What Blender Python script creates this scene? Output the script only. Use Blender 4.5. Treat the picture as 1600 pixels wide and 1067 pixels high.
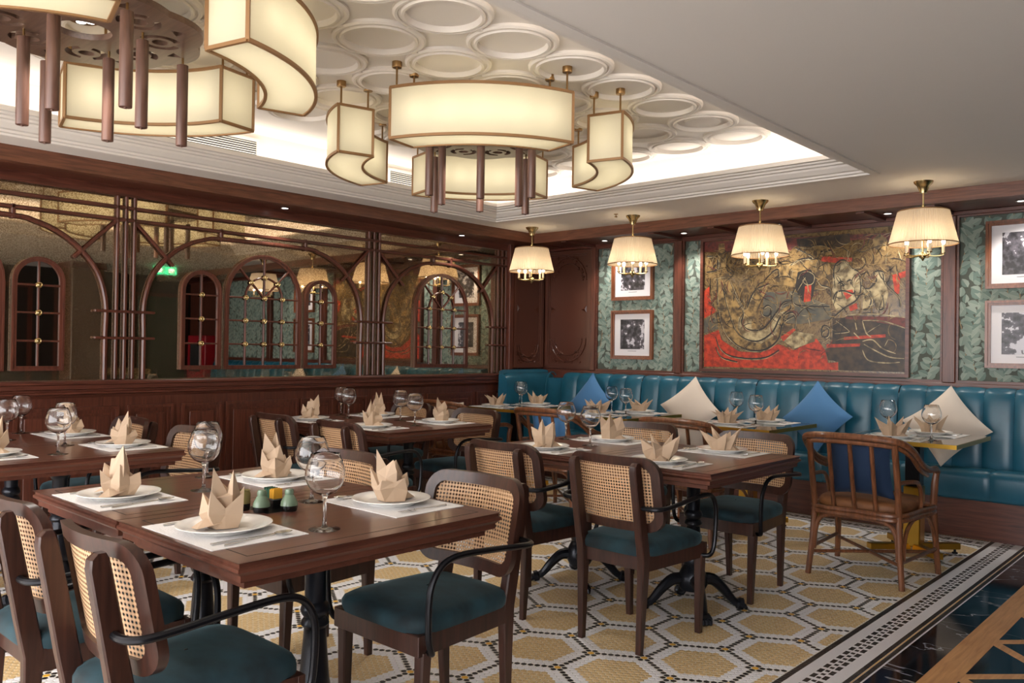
import bpy, bmesh, math, random
import numpy as np
from mathutils import Vector, Matrix
random.seed(7)
PI = math.pi
scn = bpy.context.scene
COL = scn.collection
for o in list(bpy.data.objects): bpy.data.objects.remove(o)

# ---------------------------------------------------------------- camera
F_PX = 1300.135; YAW = math.radians(-42.46459); PIT = math.radians(0.551169); ROL = math.radians(0.809184); CAMZ = 1.29
_f = Vector((math.sin(YAW)*math.cos(PIT), math.cos(YAW)*math.cos(PIT), math.sin(PIT)))
_r0 = Vector((math.cos(YAW), -math.sin(YAW), 0)); _u0 = _r0.cross(_f)
_r = _r0*math.cos(ROL)+_u0*math.sin(ROL); _u = -_r0*math.sin(ROL)+_u0*math.cos(ROL)
cd = bpy.data.cameras.new('camera'); cam = bpy.data.objects.new('camera', cd); COL.objects.link(cam)
cd.sensor_fit = 'HORIZONTAL'; cd.sensor_width = 36; cd.lens = 36*F_PX/1600; cd.clip_start = .05
m3 = Matrix((( _r.x,_u.x,-_f.x),(_r.y,_u.y,-_f.y),(_r.z,_u.z,-_f.z)))
cam.matrix_world = Matrix.Translation((0,0,CAMZ)) @ m3.to_4x4()
scn.camera = cam
def ray(x, y): return _f + _r*((x-800)/F_PX) + _u*((533.5-y)/F_PX)
def on_y(x, y, Y):
    d = ray(x, y); t = Y/d.y; return Vector((d.x*t, Y, CAMZ+d.z*t))

# ---------------------------------------------------------------- world, exposure
w = bpy.data.worlds.new('world'); scn.world = w; w.use_nodes = True
bg = w.node_tree.nodes['Background']; bg.inputs[0].default_value = (1.0, .985, .985, 1); bg.inputs[1].default_value = 3.1
vs = scn.view_settings
vs.view_transform = 'Standard'; vs.look = 'None'; vs.gamma = 1; vs.use_curve_mapping = False; vs.exposure = 1.32

def in_view(p):
    q = Vector(p)-Vector((0, 0, CAMZ)); d = q.dot(_f)
    return d > 0 and abs(q.dot(_r)/d*F_PX) <= 800 and abs(q.dot(_u)/d*F_PX) <= 533.5
def light(name, kind, loc, energy, color=(1,.85,.66), **k):
    if not in_view(loc): name += '_offscreen'
    l = bpy.data.lights.new(name, kind); l.energy = energy; l.color = color
    o = bpy.data.objects.new(name, l); COL.objects.link(o); o.location = loc
    rot = k.pop('rot', None)
    for a, b in k.items(): setattr(l, a, b)
    if rot: o.rotation_euler = rot
    return o
WARM = (1.0, .80, .58); SOFT = (1.0, .93, .84)
# tray geometry
TX0, TX1, TY0, TY1 = -5.216, -1.915, -.57, 5.46; ZL, ZU = 2.455, 2.76
BX, BY = -5.49, 6.31            # soffit faces
MX, WY = -5.87, 6.90            # mirror plane, back wall plane
# cove strips (LED lines lying behind the cornice lip, shining up)
lx = (TX0+TX1)/2; ly = (TY0+TY1)/2
for nm, loc, sx, sy in (('cove_light', (TX0+.085, ly, 2.56), .06, TY1-TY0-.2), ('cove_light', (TX1-.085, ly, 2.56), .06, TY1-TY0-.2),
                        ('cove_light', (lx, TY1-.085, 2.56), TX1-TX0-.2, .06), ('cove_light', (lx, TY0+.085, 2.56), TX1-TX0-.2, .06)):
    light(nm, 'AREA', loc, 0.95*max(sx, sy), SOFT, shape='RECTANGLE', size=sx, size_y=sy, rot=(PI, 0, 0))
# soffit downlights
DOWN = [(-5.70, y) for y in (3.58, 5.50)]
DOWN_B = [(x, 6.635) for x in (-4.856, -3.967, -3.078, -2.186, -1.295)]
for x, y in DOWN: light('downlight_beam', 'SPOT', (x, y, 2.355), 6, SOFT, spot_size=1.7, spot_blend=.6, shadow_soft_size=.03)
for x, y in DOWN_B: light('downlight_beam', 'SPOT', (x, y, 2.355), 9, SOFT, spot_size=1.9, spot_blend=.6, shadow_soft_size=.03, rot=(.14, 0, 0))
# ---------------------------------------------------------------- materials
MATS = {}
def srgb(r, g, b):
    f = lambda c: (c/255/12.92) if c/255 <= .04045 else ((c/255+.055)/1.055)**2.4
    return (f(r), f(g), f(b), 1)
def mat(name, col, rough=.5, metal=0., spec=.5, sheen=0, coat=0, emit=None, es=0, trans=0):
    m = bpy.data.materials.new(name); m.use_nodes = True; b = m.node_tree.nodes['Principled BSDF']
    b.inputs['Base Color'].default_value = col if len(col) == 4 else (*col, 1)
    b.inputs['Roughness'].default_value = rough; b.inputs['Metallic'].default_value = metal
    b.inputs['Specular IOR Level'].default_value = spec
    if sheen: b.inputs['Sheen Weight'].default_value = sheen; b.inputs['Sheen Roughness'].default_value = .35
    if coat: b.inputs['Coat Weight'].default_value = coat; b.inputs['Coat Roughness'].default_value = .12
    if emit: b.inputs['Emission Color'].default_value = (*emit, 1); b.inputs['Emission Strength'].default_value = es
    MATS[name] = m; return m
def N(m, t, **k):
    n = m.node_tree.nodes.new(t)
    for a, v in k.items():
        if a.startswith('i_'): n.inputs[a[2:].replace('_', ' ')].default_value = v
        else: setattr(n, a, v)
    return n
def L(m, a, b): m.node_tree.links.new(a, b)
def P(m): return m.node_tree.nodes['Principled BSDF']
def ramp(m, stops):
    r = N(m, 'ShaderNodeValToRGB'); e = r.color_ramp.elements
    while len(e) < len(stops): e.new(.5)
    for x, (p, c) in zip(e, stops): x.position = p; x.color = c if len(c) == 4 else (*c, 1)
    return r
def coords(m, scale=(1,1,1), rot=(0,0,0)):
    t = N(m, 'ShaderNodeTexCoord'); mp = N(m, 'ShaderNodeMapping'); mp.inputs['Scale'].default_value = scale; mp.inputs['Rotation'].default_value = rot
    L(m, t.outputs['Object'], mp.inputs[0]); return mp.outputs[0]
def noisy(m, c1, c2, scale=(1,1,1), s=5, detail=6, lo=.35, hi=.65, bump=0, dist=.0):
    v = coords(m, scale); n = N(m, 'ShaderNodeTexNoise'); n.inputs['Scale'].default_value = s; n.inputs['Detail'].default_value = detail; n.inputs['Distortion'].default_value = dist
    L(m, v, n.inputs['Vector']); r = ramp(m, [(lo, c1), (hi, c2)]); L(m, n.outputs[0], r.inputs[0]); L(m, r.outputs[0], P(m).inputs['Base Color'])
    if bump:
        b = N(m, 'ShaderNodeBump'); b.inputs['Strength'].default_value = bump; b.inputs['Distance'].default_value = .004
        L(m, n.outputs[0], b.inputs['Height']); L(m, b.outputs[0], P(m).inputs['Normal'])
    return n
def wood(name, c1, c2, axis, rough=.35, s=9, coat=0):
    m = mat(name, c1, rough, coat=coat); sc = [7, 7, 7]; sc[axis] = .55
    noisy(m, c1, c2, tuple(sc), s, 5, .25, .75, 0, .6); return m
C_RED1, C_RED2 = srgb(58, 26, 16), srgb(104, 54, 36)
for a, n in enumerate('xyz'):
    wood('panel_wood_'+n, srgb(62, 31, 23), srgb(106, 58, 44), a, .32)
    wood('beam_wood_'+n, srgb(76, 43, 30), srgb(124, 78, 56), a, .38)
    wood('table_wood_'+n, srgb(76, 43, 33), srgb(104, 63, 49), a, .28, 5, coat=.3)
wood('chair_wood', srgb(40, 23, 18), srgb(70, 42, 33), 2, .33)
wood('chime_wood', srgb(84, 56, 46), srgb(118, 84, 70), 2, .4)
wood('plate_wood', srgb(84, 62, 52), srgb(112, 86, 72), 0, .3)
wood('rattan', srgb(74, 42, 26), srgb(136, 86, 56), 2, .3, coat=.2)
wood('floor_oak', srgb(176, 122, 76), srgb(218, 166, 112), 1, .35)
wood('picture_wood', srgb(92, 48, 28), srgb(136, 78, 48), 2, .3, coat=.2)
m = mat('velvet', srgb(20, 58, 70), .8, sheen=.22); noisy(m, srgb(6, 23, 29), srgb(24, 59, 69), (1, 1.6, 1), 7, 5, .32, .68, .15)
P(m).inputs['Sheen Tint'].default_value = (.45, .75, .85, 1)
m = mat('leather', srgb(22, 84, 108), .33, spec=.5); noisy(m, srgb(22, 78, 99), srgb(34, 96, 120), (1,1,1), 4, 4, .3, .7)
m = mat('seat_leather', srgb(52, 28, 18), .6); noisy(m, srgb(98, 58, 30), srgb(134, 86, 48), (1,1,1), 9, 4)
mat('black_metal', (.012, .012, .015), .32, .6); mat('cast_iron', (.012, .014, .02), .28, .5)
m = mat('brass', srgb(196, 152, 62), .28, 1.); m = mat('antique_brass', srgb(150, 118, 78), .35, 1.); mat('pale_brass', srgb(214, 190, 140), .25, 1.)
mat('bronze_trim', srgb(150, 112, 74), .45, .3)
mat('steel', (.62, .61, .6), .16, 1.); mat('porcelain', srgb(248, 246, 242), .12, coat=.3)
m = mat('napkin', srgb(186, 161, 136), .75, sheen=.2)
m = mat('placemat', srgb(226, 224, 224), .7)
v = coords(m, (1,1,1)); wv = N(m, 'ShaderNodeTexVoronoi'); wv.inputs['Scale'].default_value = 160; L(m, v, wv.inputs['Vector'])
b = N(m, 'ShaderNodeBump'); b.inputs['Strength'].default_value = .5; b.inputs['Distance'].default_value = .002; L(m, wv.outputs[0], b.inputs['Height']); L(m, b.outputs[0], P(m).inputs['Normal'])
mat('paint_offwhite', srgb(222, 214, 205), .7); mat('paint_white', srgb(222, 214, 205), .6); mat('cornice_paint', srgb(222, 214, 205), .5); mat('slot_dark', (.02,.02,.02), .8)  # lower ceiling, tray and cornice share one off-white colour
mat('tile_white', srgb(230, 229, 233), .3); mat('tile_black', srgb(34, 30, 28), .3); mat('tile_yellow', srgb(226, 172, 52), .3)
m = mat('tile_gold', srgb(196, 160, 96), .3); noisy(m, srgb(196, 165, 114), srgb(220, 193, 146), (1,1,1), 60, 2)
mat('grout', srgb(224, 220, 214), .8)
m = mat('marble_black', (.008, .01, .014), .08, spec=.6)
v = coords(m, (1, 2.2, 1), (0, 0, .5)); n1 = N(m, 'ShaderNodeTexNoise'); n1.inputs['Scale'].default_value = 1.1; n1.inputs['Detail'].default_value = 5; n1.inputs['Distortion'].default_value = .6; L(m, v, n1.inputs['Vector'])
r = ramp(m, [(0, (.006,.008,.012)), (.4965, (.01,.013,.02)), (.5, (.4,.41,.45)), (.5035, (.01,.013,.02)), (1, (.02,.025,.035))]); L(m, n1.outputs[0], r.inputs[0]); L(m, r.outputs[0], P(m).inputs['Base Color'])
m = mat('marble_top', (.02, .022, .025), .05, spec=.8)
# antique mirror: silver with foxing specks
m = mat('antique_mirror', srgb(212, 196, 168), .06, 1.)
v = coords(m); n1 = N(m, 'ShaderNodeTexNoise'); n1.inputs['Scale'].default_value = 150; n1.inputs['Detail'].default_value = 5; L(m, v, n1.inputs['Vector'])
n2 = N(m, 'ShaderNodeTexNoise'); n2.inputs['Scale'].default_value = 3.; L(m, v, n2.inputs['Vector'])
ad = N(m, 'ShaderNodeMath', operation='MULTIPLY_ADD'); ad.inputs[1].default_value = .22; L(m, n2.outputs[0], ad.inputs[0]); L(m, n1.outputs[0], ad.inputs[2])
r = ramp(m, [(.5, srgb(206, 190, 164)), (.78, srgb(150, 128, 96))]); L(m, ad.outputs[0], r.inputs[0]); L(m, r.outputs[0], P(m).inputs['Base Color'])
r2 = ramp(m, [(.55, (.012,.012,.012)), (.8, (.07,.07,.07))]); L(m, ad.outputs[0], r2.inputs[0]); L(m, r2.outputs[0], P(m).inputs['Roughness'])
r3 = ramp(m, [(.5, (1,1,1)), (.8, (.8,.8,.8))]); L(m, ad.outputs[0], r3.inputs[0]); L(m, r3.outputs[0], P(m).inputs['Metallic'])
mat('clear_mirror', srgb(190, 184, 176), .015, 1.)
# glass: transparent with a fresnel reflection
m = mat('glass', (1, 1, 1), 0.); P(m).inputs['Transmission Weight'].default_value = 1.; P(m).inputs['IOR'].default_value = 1.45
# lamp shades: lit cloth (passes the light of the bulbs inside)
def shade(name, col, es, ecol):
    m = bpy.data.materials.new(name); m.use_nodes = True; MATS[name] = m; nt = m.node_tree; nt.nodes.remove(P(m))
    t = N(m, 'ShaderNodeBsdfTranslucent'); t.inputs[0].default_value = (*col, 1); d = N(m, 'ShaderNodeBsdfDiffuse'); d.inputs[0].default_value = (*col, 1)
    mx = N(m, 'ShaderNodeMixShader'); mx.inputs[0].default_value = .4; L(m, t.outputs[0], mx.inputs[1]); L(m, d.outputs[0], mx.inputs[2])
    e = N(m, 'ShaderNodeEmission'); e.inputs[0].default_value = (*ecol, 1); e.inputs[1].default_value = es
    a = N(m, 'ShaderNodeAddShader'); L(m, mx.outputs[0], a.inputs[0]); L(m, e.outputs[0], a.inputs[1]); L(m, a.outputs[0], nt.nodes['Material Output'].inputs[0]); return m
shade('lantern_cloth', (.70, .66, .54), 0, (1, .86, .55))
shade('pleated_cloth', (.56, .48, .40), .0, (1, .8, .6))
mat('bulb', (1, .9, .7), .5, emit=(1, .82, .55), es=22); mat('led', (1,1,1), .5, emit=(1, .97, .92), es=2.5); mat('candle', srgb(222, 206, 176), .5)
# cane webbing with real holes
m = bpy.data.materials.new('cane'); m.use_nodes = True; MATS['cane'] = m; nt = m.node_tree; p = P(m); p.inputs['Roughness'].default_value = .5
tc = N(m, 'ShaderNodeTexCoord'); sp = N(m, 'ShaderNodeSeparateXYZ'); L(m, tc.outputs['Object'], sp.inputs[0])
def cell(out, off):
    a = N(m, 'ShaderNodeMath', operation='MULTIPLY_ADD'); a.inputs[1].default_value = 1/.0135; a.inputs[2].default_value = off; L(m, out, a.inputs[0])
    f = N(m, 'ShaderNodeMath', operation='FRACT'); L(m, a.outputs[0], f.inputs[0])
    s = N(m, 'ShaderNodeMath', operation='SUBTRACT'); s.inputs[1].default_value = .5; L(m, f.outputs[0], s.inputs[0])
    q = N(m, 'ShaderNodeMath', operation='POWER'); q.inputs[1].default_value = 2; 
    ab = N(m, 'ShaderNodeMath', operation='ABSOLUTE'); L(m, s.outputs[0], ab.inputs[0]); L(m, ab.outputs[0], q.inputs[0]); return q.outputs[0]
su = N(m, 'ShaderNodeMath', operation='ADD'); L(m, cell(sp.outputs[0], 20), su.inputs[0]); L(m, cell(sp.outputs[2], 20), su.inputs[1])
lt = N(m, 'ShaderNodeMath', operation='LESS_THAN'); lt.inputs[1].default_value = .062; L(m, su.outputs[0], lt.inputs[0])
r = ramp(m, [(.06, srgb(150, 112, 80)), (.3, srgb(206, 170, 132))]); L(m, su.outputs[0], r.inputs[0]); L(m, r.outputs[0], p.inputs['Base Color'])
tr = N(m, 'ShaderNodeBsdfTransparent'); mx = N(m, 'ShaderNodeMixShader'); L(m, lt.outputs[0], mx.inputs[0]); L(m, p.outputs[0], mx.inputs[1]); L(m, tr.outputs[0], mx.inputs[2]); L(m, mx.outputs[0], nt.nodes['Material Output'].inputs[0])
# wallpaper print colours
mat('paper_ground', srgb(80, 86, 78), .8); mat('leaf_a', srgb(128, 144, 134), .8); mat('leaf_b', srgb(108, 127, 119), .8); mat('leaf_c', srgb(145, 157, 147), .8); mat('leaf_vein', srgb(168, 180, 164), .8); mat('twig', srgb(150, 128, 100), .8)
mat('mount_paper', srgb(226, 222, 226), .6); mat('carving', srgb(84, 47, 35), .3)
def photo(name, seed):
    m = mat(name, (.2,.2,.2), .35); v = coords(m, (1,1,1)); n = N(m, 'ShaderNodeTexNoise', noise_dimensions='4D'); n.inputs['W'].default_value = seed; n.inputs['Scale'].default_value = 26; n.inputs['Detail'].default_value = 9; L(m, v, n.inputs['Vector'])
    n2 = N(m, 'ShaderNodeTexNoise', noise_dimensions='4D'); n2.inputs['W'].default_value = seed+3; n2.inputs['Scale'].default_value = 6; L(m, v, n2.inputs['Vector'])
    a = N(m, 'ShaderNodeMath', operation='ADD'); L(m, n.outputs[0], a.inputs[0]); L(m, n2.outputs[0], a.inputs[1])
    r = ramp(m, [(.78, (.012,.011,.014)), (.98, (.10,.09,.11)), (1.1, (.55,.53,.58))]); r.color_ramp.interpolation = 'LINEAR'
    sc = N(m, 'ShaderNodeMath', operation='MULTIPLY'); sc.inputs[1].default_value = .9; L(m, a.outputs[0], sc.inputs[0]); L(m, sc.outputs[0], r.inputs[0]); L(m, r.outputs[0], P(m).inputs['Base Color'])
for i in range(4): photo('photo_print_%d' % i, i*7.3)
# lacquer painting ground
m = mat('lacquer', (.1,.06,.03), .22); v = coords(m)
n = N(m, 'ShaderNodeTexNoise'); n.inputs['Scale'].default_value = 8; n.inputs['Detail'].default_value = 10; n.inputs['Roughness'].default_value = .7; n.inputs['Distortion'].default_value = 1.5; L(m, v, n.inputs['Vector'])
r = ramp(m, [(.3, srgb(28, 20, 16)), (.42, srgb(74, 56, 36)), (.52, srgb(128, 104, 66)), (.58, srgb(60, 36, 26)), (.68, srgb(156, 134, 92)), (.8, srgb(98, 40, 28))]); L(m, n.outputs[0], r.inputs[0]); L(m, r.outputs[0], P(m).inputs['Base Color'])
def lac(name, c1, c2, s=30): m = mat(name, c1, .4); noisy(m, c1, c2, (1,1,1), s, 8, .38, .62); return m
lac('lacquer_red', srgb(140, 40, 22), srgb(196, 62, 34)); lac('lacquer_maroon', srgb(70, 26, 22), srgb(112, 44, 36)); lac('lacquer_dark', srgb(26, 18, 14), srgb(66, 48, 30), 18)
lac('lacquer_gold', srgb(66, 50, 30), srgb(158, 128, 78), 20); lac('lacquer_cream', srgb(96, 80, 54), srgb(188, 170, 130), 18); lac('lacquer_black', srgb(14, 11, 10), srgb(34, 26, 20)); lac('lacquer_grey', srgb(74, 74, 68), srgb(104, 94, 74), 16)
m = mat('cloth_white', srgb(214, 202, 190), .85); mat('cloth_blue', srgb(72, 122, 172), .8, sheen=.2); mat('cloth_navy', srgb(18, 42, 72), .85, sheen=.3)
mat('olive_glaze', srgb(116, 104, 62), .25); mat('celadon', srgb(112, 134, 112), .2); mat('dark_glaze', srgb(18, 20, 22), .2); mat('packet_yellow', srgb(222, 164, 46), .6); mat('packet_green', srgb(38, 84, 66), .6)
mat('door_green', srgb(30, 58, 40), .5); mat('cabinet_red', srgb(170, 24, 40), .4); mat('dark_wall', srgb(40, 28, 22), .5); mat('stone_brown', srgb(84, 58, 42), .4); mat('stone_cream', srgb(190, 168, 120), .5)
mat('sign_green', srgb(20, 140, 80), .4, emit=(.05, .75, .4), es=1.2); mat('sign_white', (.9,.95,.92), .4, emit=(.8, 1, .9), es=1.5)

# ---------------------------------------------------------------- mesh helpers
class MB:
    def __init__(s): s.v = []; s.f = []; s.mi = []; s.cur = 0
    def add(s, vs, fs):
        n = len(s.v); s.v += [tuple(x) for x in vs]; s.f += [tuple(i+n for i in f) for f in fs]; s.mi += [s.cur]*len(fs); return s
    def box(s, x0, x1, y0, y1, z0, z1, b=0.):
        if b <= 0:
            return s.add([(x0,y0,z0),(x1,y0,z0),(x1,y1,z0),(x0,y1,z0),(x0,y0,z1),(x1,y0,z1),(x1,y1,z1),(x0,y1,z1)],
                         [(3,2,1,0),(4,5,6,7),(0,1,5,4),(1,2,6,5),(2,3,7,6),(3,0,4,7)])
        X, Y, Z = (x0, x1), (y0, y1), (z0, z1); V = []; idx = {}
        for i in (0,1):
            for j in (0,1):
                for k in (0,1):
                    sx, sy, sz = (b, -b)[i], (b, -b)[j], (b, -b)[k]
                    for a in range(3):
                        idx[i,j,k,a] = len(V)
                        V.append((X[i]+(0 if a == 0 else sx), Y[j]+(0 if a == 1 else sy), Z[k]+(0 if a == 2 else sz)))
        Fs = []
        for i in (0,1):
            q = [idx[i,0,0,0], idx[i,1,0,0], idx[i,1,1,0], idx[i,0,1,0]]; Fs.append(q if i else q[::-1])
            q = [idx[0,i,0,1], idx[0,i,1,1], idx[1,i,1,1], idx[1,i,0,1]]; Fs.append(q if i else q[::-1])
            q = [idx[0,0,i,2], idx[1,0,i,2], idx[1,1,i,2], idx[0,1,i,2]]; Fs.append(q if i else q[::-1])
        for i in (0,1):
            for j in (0,1):
                Fs.append([idx[i,j,0,0], idx[i,j,1,0], idx[i,j,1,1], idx[i,j,0,1]])
                Fs.append([idx[i,0,j,0], idx[i,1,j,0], idx[i,1,j,2], idx[i,0,j,2]])
                Fs.append([idx[0,i,j,1], idx[1,i,j,1], idx[1,i,j,2], idx[0,i,j,2]])
                for k in (0,1): Fs.append([idx[i,j,k,0], idx[i,j,k,1], idx[i,j,k,2]])
        return s.add(V, Fs)
    def lathe(s, prof, n=24, c=(0,0,0), cap=False):
        V = []; Fs = []; m = len(prof)
        for i in range(n):
            a = 2*PI*i/n; ca, sa = math.cos(a), math.sin(a)
            V += [(c[0]+r*ca, c[1]+r*sa, c[2]+z) for r, z in prof]
        for i in range(n):
            j = (i+1) % n
            for k in range(m-1): Fs.append((i*m+k, j*m+k, j*m+k+1, i*m+k+1))
        if cap: Fs.append(tuple(i*m for i in range(n))[::-1]); Fs.append(tuple(i*m+m-1 for i in range(n)))
        return s.add(V, Fs)
    def tube(s, pts, r, n=8, closed=False, flat=None):
        pts = [Vector(p) for p in pts]; m = len(pts); rr = r if isinstance(r, (list, tuple)) else [r]*m; V = []; Fs = []; pn = None
        for i, p in enumerate(pts):
            if closed: t = pts[(i+1) % m]-pts[i-1]
            else: t = pts[min(i+1, m-1)]-pts[max(i-1, 0)]
            t.normalize()
            if pn is None:
                a = Vector((0,0,1)) if abs(t.z) < .9 else Vector((1,0,0)); pn = t.cross(a).normalized()
            else: pn = (pn-t*pn.dot(t)).normalized()
            q = t.cross(pn)
            for k in range(n):
                an = 2*PI*k/n+PI/n; V.append(p+(pn*math.cos(an)+q*math.sin(an))*rr[i])
        for i in range(m if closed else m-1):
            j = (i+1) % m
            for k in range(n): Fs.append((i*n+k, i*n+(k+1) % n, j*n+(k+1) % n, j*n+k))
        if not closed: Fs.append(tuple(range(n))[::-1]); Fs.append(tuple((m-1)*n+k for k in range(n)))
        return s.add(V, Fs)
    def sweep_rect(s, pts, wx, wy):     # vertical-ish bar, rectangular section (sizes per point)
        V = []; Fs = []; m = len(pts)
        for i, (x, y, z) in enumerate(pts):
            a, b = (wx[i] if isinstance(wx, (list, tuple)) else wx)/2, (wy[i] if isinstance(wy, (list, tuple)) else wy)/2; c = .25*min(a, b)
            V += [(x-a, y-b+c, z), (x-a+c, y-b, z), (x+a-c, y-b, z), (x+a, y-b+c, z), (x+a, y+b-c, z), (x+a-c, y+b, z), (x-a+c, y+b, z), (x-a, y+b-c, z)]
        for i in range(m-1):
            for k in range(8): Fs.append((i*8+k, i*8+(k+1) % 8, i*8+8+(k+1) % 8, i*8+8+k))
        Fs.append(tuple(range(8))[::-1]); Fs.append(tuple((m-1)*8+k for k in range(8)))
        return s.add(V, Fs)
    def grid(s, fn, nu, nv, closeu=False):
        V = [fn(i/(nu-1 if not closeu else nu), j/(nv-1)) for i in range(nu) for j in range(nv)]; Fs = []
        for i in range(nu if closeu else nu-1):
            for j in range(nv-1): a = i; b = (i+1) % nu; Fs.append((a*nv+j, b*nv+j, b*nv+j+1, a*nv+j+1))
        return s.add(V, Fs)
    def frame(s, outer, inner, y0, y1):  # ring between two loops of (x,z) or 3D fn, extruded y0..y1 (y0,y1 may be functions of (x,z))
        n = len(outer); g = lambda y, p: y(p[0], p[1]) if callable(y) else y
        V = []
        for lp in (outer, inner):
            for y in (y0, y1): V += [(p[0], g(y, p), p[1]) for p in lp]
        Fs = []
        for i in range(n):
            j = (i+1) % n
            Fs += [(i, j, 2*n+j, 2*n+i), (n+j, n+i, 3*n+i, 3*n+j), (j, i, n+i, n+j), (2*n+i, 2*n+j, 3*n+j, 3*n+i)]
        return s.add(V, Fs)
    def prism(s, poly, z0, z1, ax=2):
        n = len(poly); mk = {2: lambda p, z: (p[0], p[1], z), 1: lambda p, z: (p[0], z, p[1]), 0: lambda p, z: (z, p[0], p[1])}[ax]
        V = [mk(p, z0) for p in poly]+[mk(p, z1) for p in poly]
        return s.add(V, [tuple(range(n))[::-1], tuple(range(n, 2*n))]+[(i, (i+1) % n, n+(i+1) % n, n+i) for i in range(n)])
    def mesh(s, name, mats, smooth=.6):
        me = bpy.data.meshes.new(name); me.from_pydata(s.v, [], s.f)
        for m in (mats if isinstance(mats, (list, tuple)) else [mats]): me.materials.append(MATS[m])
        if any(s.mi): me.polygons.foreach_set('material_index', s.mi)
        bm = bmesh.new(); bm.from_mesh(me); bmesh.ops.recalc_face_normals(bm, faces=bm.faces); bm.to_mesh(me); bm.free()
        if smooth: me.polygons.foreach_set('use_smooth', [True]*len(me.polygons)); me.set_sharp_from_angle(angle=smooth)
        me.update(); return me
    def build(s, name, mats, parent=None, smooth=.6): return link(name, s.mesh(name, mats, smooth), parent)
def link(name, me, parent=None, loc=None, rz=0):
    o = bpy.data.objects.new(name, me); COL.objects.link(o)
    if parent: o.parent = parent
    if loc: o.location = loc
    if rz: o.rotation_euler = (0, 0, rz)
    return o
def tag(o, label, cat, group=None):
    o['label'] = label; o['category'] = cat
    if group: o['group'] = group
    return o
def thing(name, label, cat, loc=(0,0,0), rz=0, group=None):
    o = link(name, None, None, loc, rz); return tag(o, label, cat, group)
def struct(o, label=None):
    o['kind'] = 'structure'
    if label: o['label'] = label
    return o
def copy_tree(o, parent=None):
    c = o.copy(); COL.objects.link(c); c.parent = parent
    for ch in list(o.children): copy_tree(ch, c)
    return c
def place(proto, used, loc, rz, label, group=None):
    o = proto if not used else copy_tree(proto)
    o.location = loc; o.rotation_euler = (0, 0, rz); o['label'] = label
    if group: o['group'] = group
    elif 'group' in o: del o['group']
    return o
def smooth_path(pts, k=5, closed=False):
    P_ = [Vector(p) for p in pts]; n = len(P_); out = []
    for i in range(n if closed else n-1):
        g = lambda j: P_[j % n] if closed else P_[max(0, min(n-1, j))]
        a, b, c, d = g(i-1), g(i), g(i+1), g(i+2)
        for t in range(k):
            u = t/k; out.append(.5*((2*b)+(c-a)*u+(2*a-5*b+4*c-d)*u*u+(3*b-a-3*c+d)*u**3))
    if not closed: out.append(P_[-1])
    return out
def rrect(x0, x1, z0, z1, r, k=5):
    out = []
    for cx, cz, a0 in ((x1-r, z1-r, 0), (x0+r, z1-r, 90), (x0+r, z0+r, 180), (x1-r, z0+r, 270)):
        for i in range(k+1): a = math.radians(a0+90*i/k); out.append((cx+r*math.cos(a), cz+r*math.sin(a)))
    return out
# ================================================================ THE SETTING
# ---------------- floor
floor = struct(MB().box(-6.0, 2.3, -2.6, 7.0, -.12, -.0015).build('floor', 'grout'), 'mosaic restaurant floor with marble aisle')
BR, BYF = -1.445, 6.325         # where the hexagon field ends (aisle side, banquette side)
pf = .225/8; e30 = (pf*math.cos(PI/6), pf*.5); HC = (-1.951, 3.435)
qs, rs = np.meshgrid(np.arange(-180, 40), np.arange(-220, 220), indexing='ij'); qs = qs.ravel(); rs = rs.ravel()
X = HC[0]+qs*e30[0]; Y = HC[1]+qs*e30[1]+rs*pf
ok = (X > -5.79) & (X < BR-.012) & (Y > .25) & (Y < BYF-.012); qs, rs, X, Y = qs[ok], rs[ok], X[ok], Y[ok]
# big-lattice centres a1=(16,-8) a2=(8,8)
mf = (qs-rs)/24.; nf = (qs+2*rs)/24.
best = np.full(len(qs), 99)
for dm in (-1, 0, 1):
    for dn in (-1, 0, 1):
        m_, n_ = np.round(mf)+dm, np.round(nf)+dn; a = qs-(16*m_+8*n_); b_ = rs-(-8*m_+8*n_)
        d = np.maximum(np.maximum(abs(a), abs(b_)), abs(a+b_)); vert = (d == 8) & ((a == 0) | (b_ == 0) | (a+b_ == 0))
        best = np.where(vert, -8, np.where((d < abs(best)) & (best != -8), d, best))
near_v = np.zeros(len(qs), bool); vs_ = set(zip(qs[best == -8].tolist(), rs[best == -8].tolist()))
key = list(zip(qs.tolist(), rs.tolist()))
for i, (q, r_) in enumerate(key):
    if best[i] == 7 or best[i] == 8:
        near_v[i] = any((q+a, r_+b_) in vs_ for a, b_ in ((1,0),(-1,0),(0,1),(0,-1),(1,-1),(-1,1)))
kind = np.where(best == -8, 3, np.where((best == 8) | near_v, 1, np.where(best >= 6, 0, 2)))
TM = ['tile_white', 'tile_black', 'tile_gold', 'tile_yellow']
hexo = [(math.cos(k*PI/3), math.sin(k*PI/3)) for k in range(6)]; rt = pf/math.sqrt(3)*.93; rb = rt*.82
near = np.argsort((X+1.95)**2+(Y-2.75)**2)[:300]; nearset = set(near.tolist())
tm = []
for k in range(4):
    mb = MB(); sk_ = .84 if k == 1 else 1; V = [(rt*c*sk_, rt*s_*sk_, -.0012) for c, s_ in hexo]+[(rb*c*sk_, rb*s_*sk_, 0) for c, s_ in hexo]
    mb.add(V, [tuple(range(6, 12))]+[(i, (i+1) % 6, 6+(i+1) % 6, 6+i) for i in range(6)]); tm.append(mb.mesh('mosaic_tile', TM[k], 0))
for i in near: link('mosaic_tile', tm[kind[i]], floor, (float(X[i]), float(Y[i]), 0))
rest = np.array([i for i in range(len(X)) if i not in nearset]); nR = len(rest)
ca = np.array(hexo); xy = np.stack([X[rest], Y[rest]], 1)[:, None, :]; fac = np.where(kind[rest] == 1, .84, 1.)[:, None, None]
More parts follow.
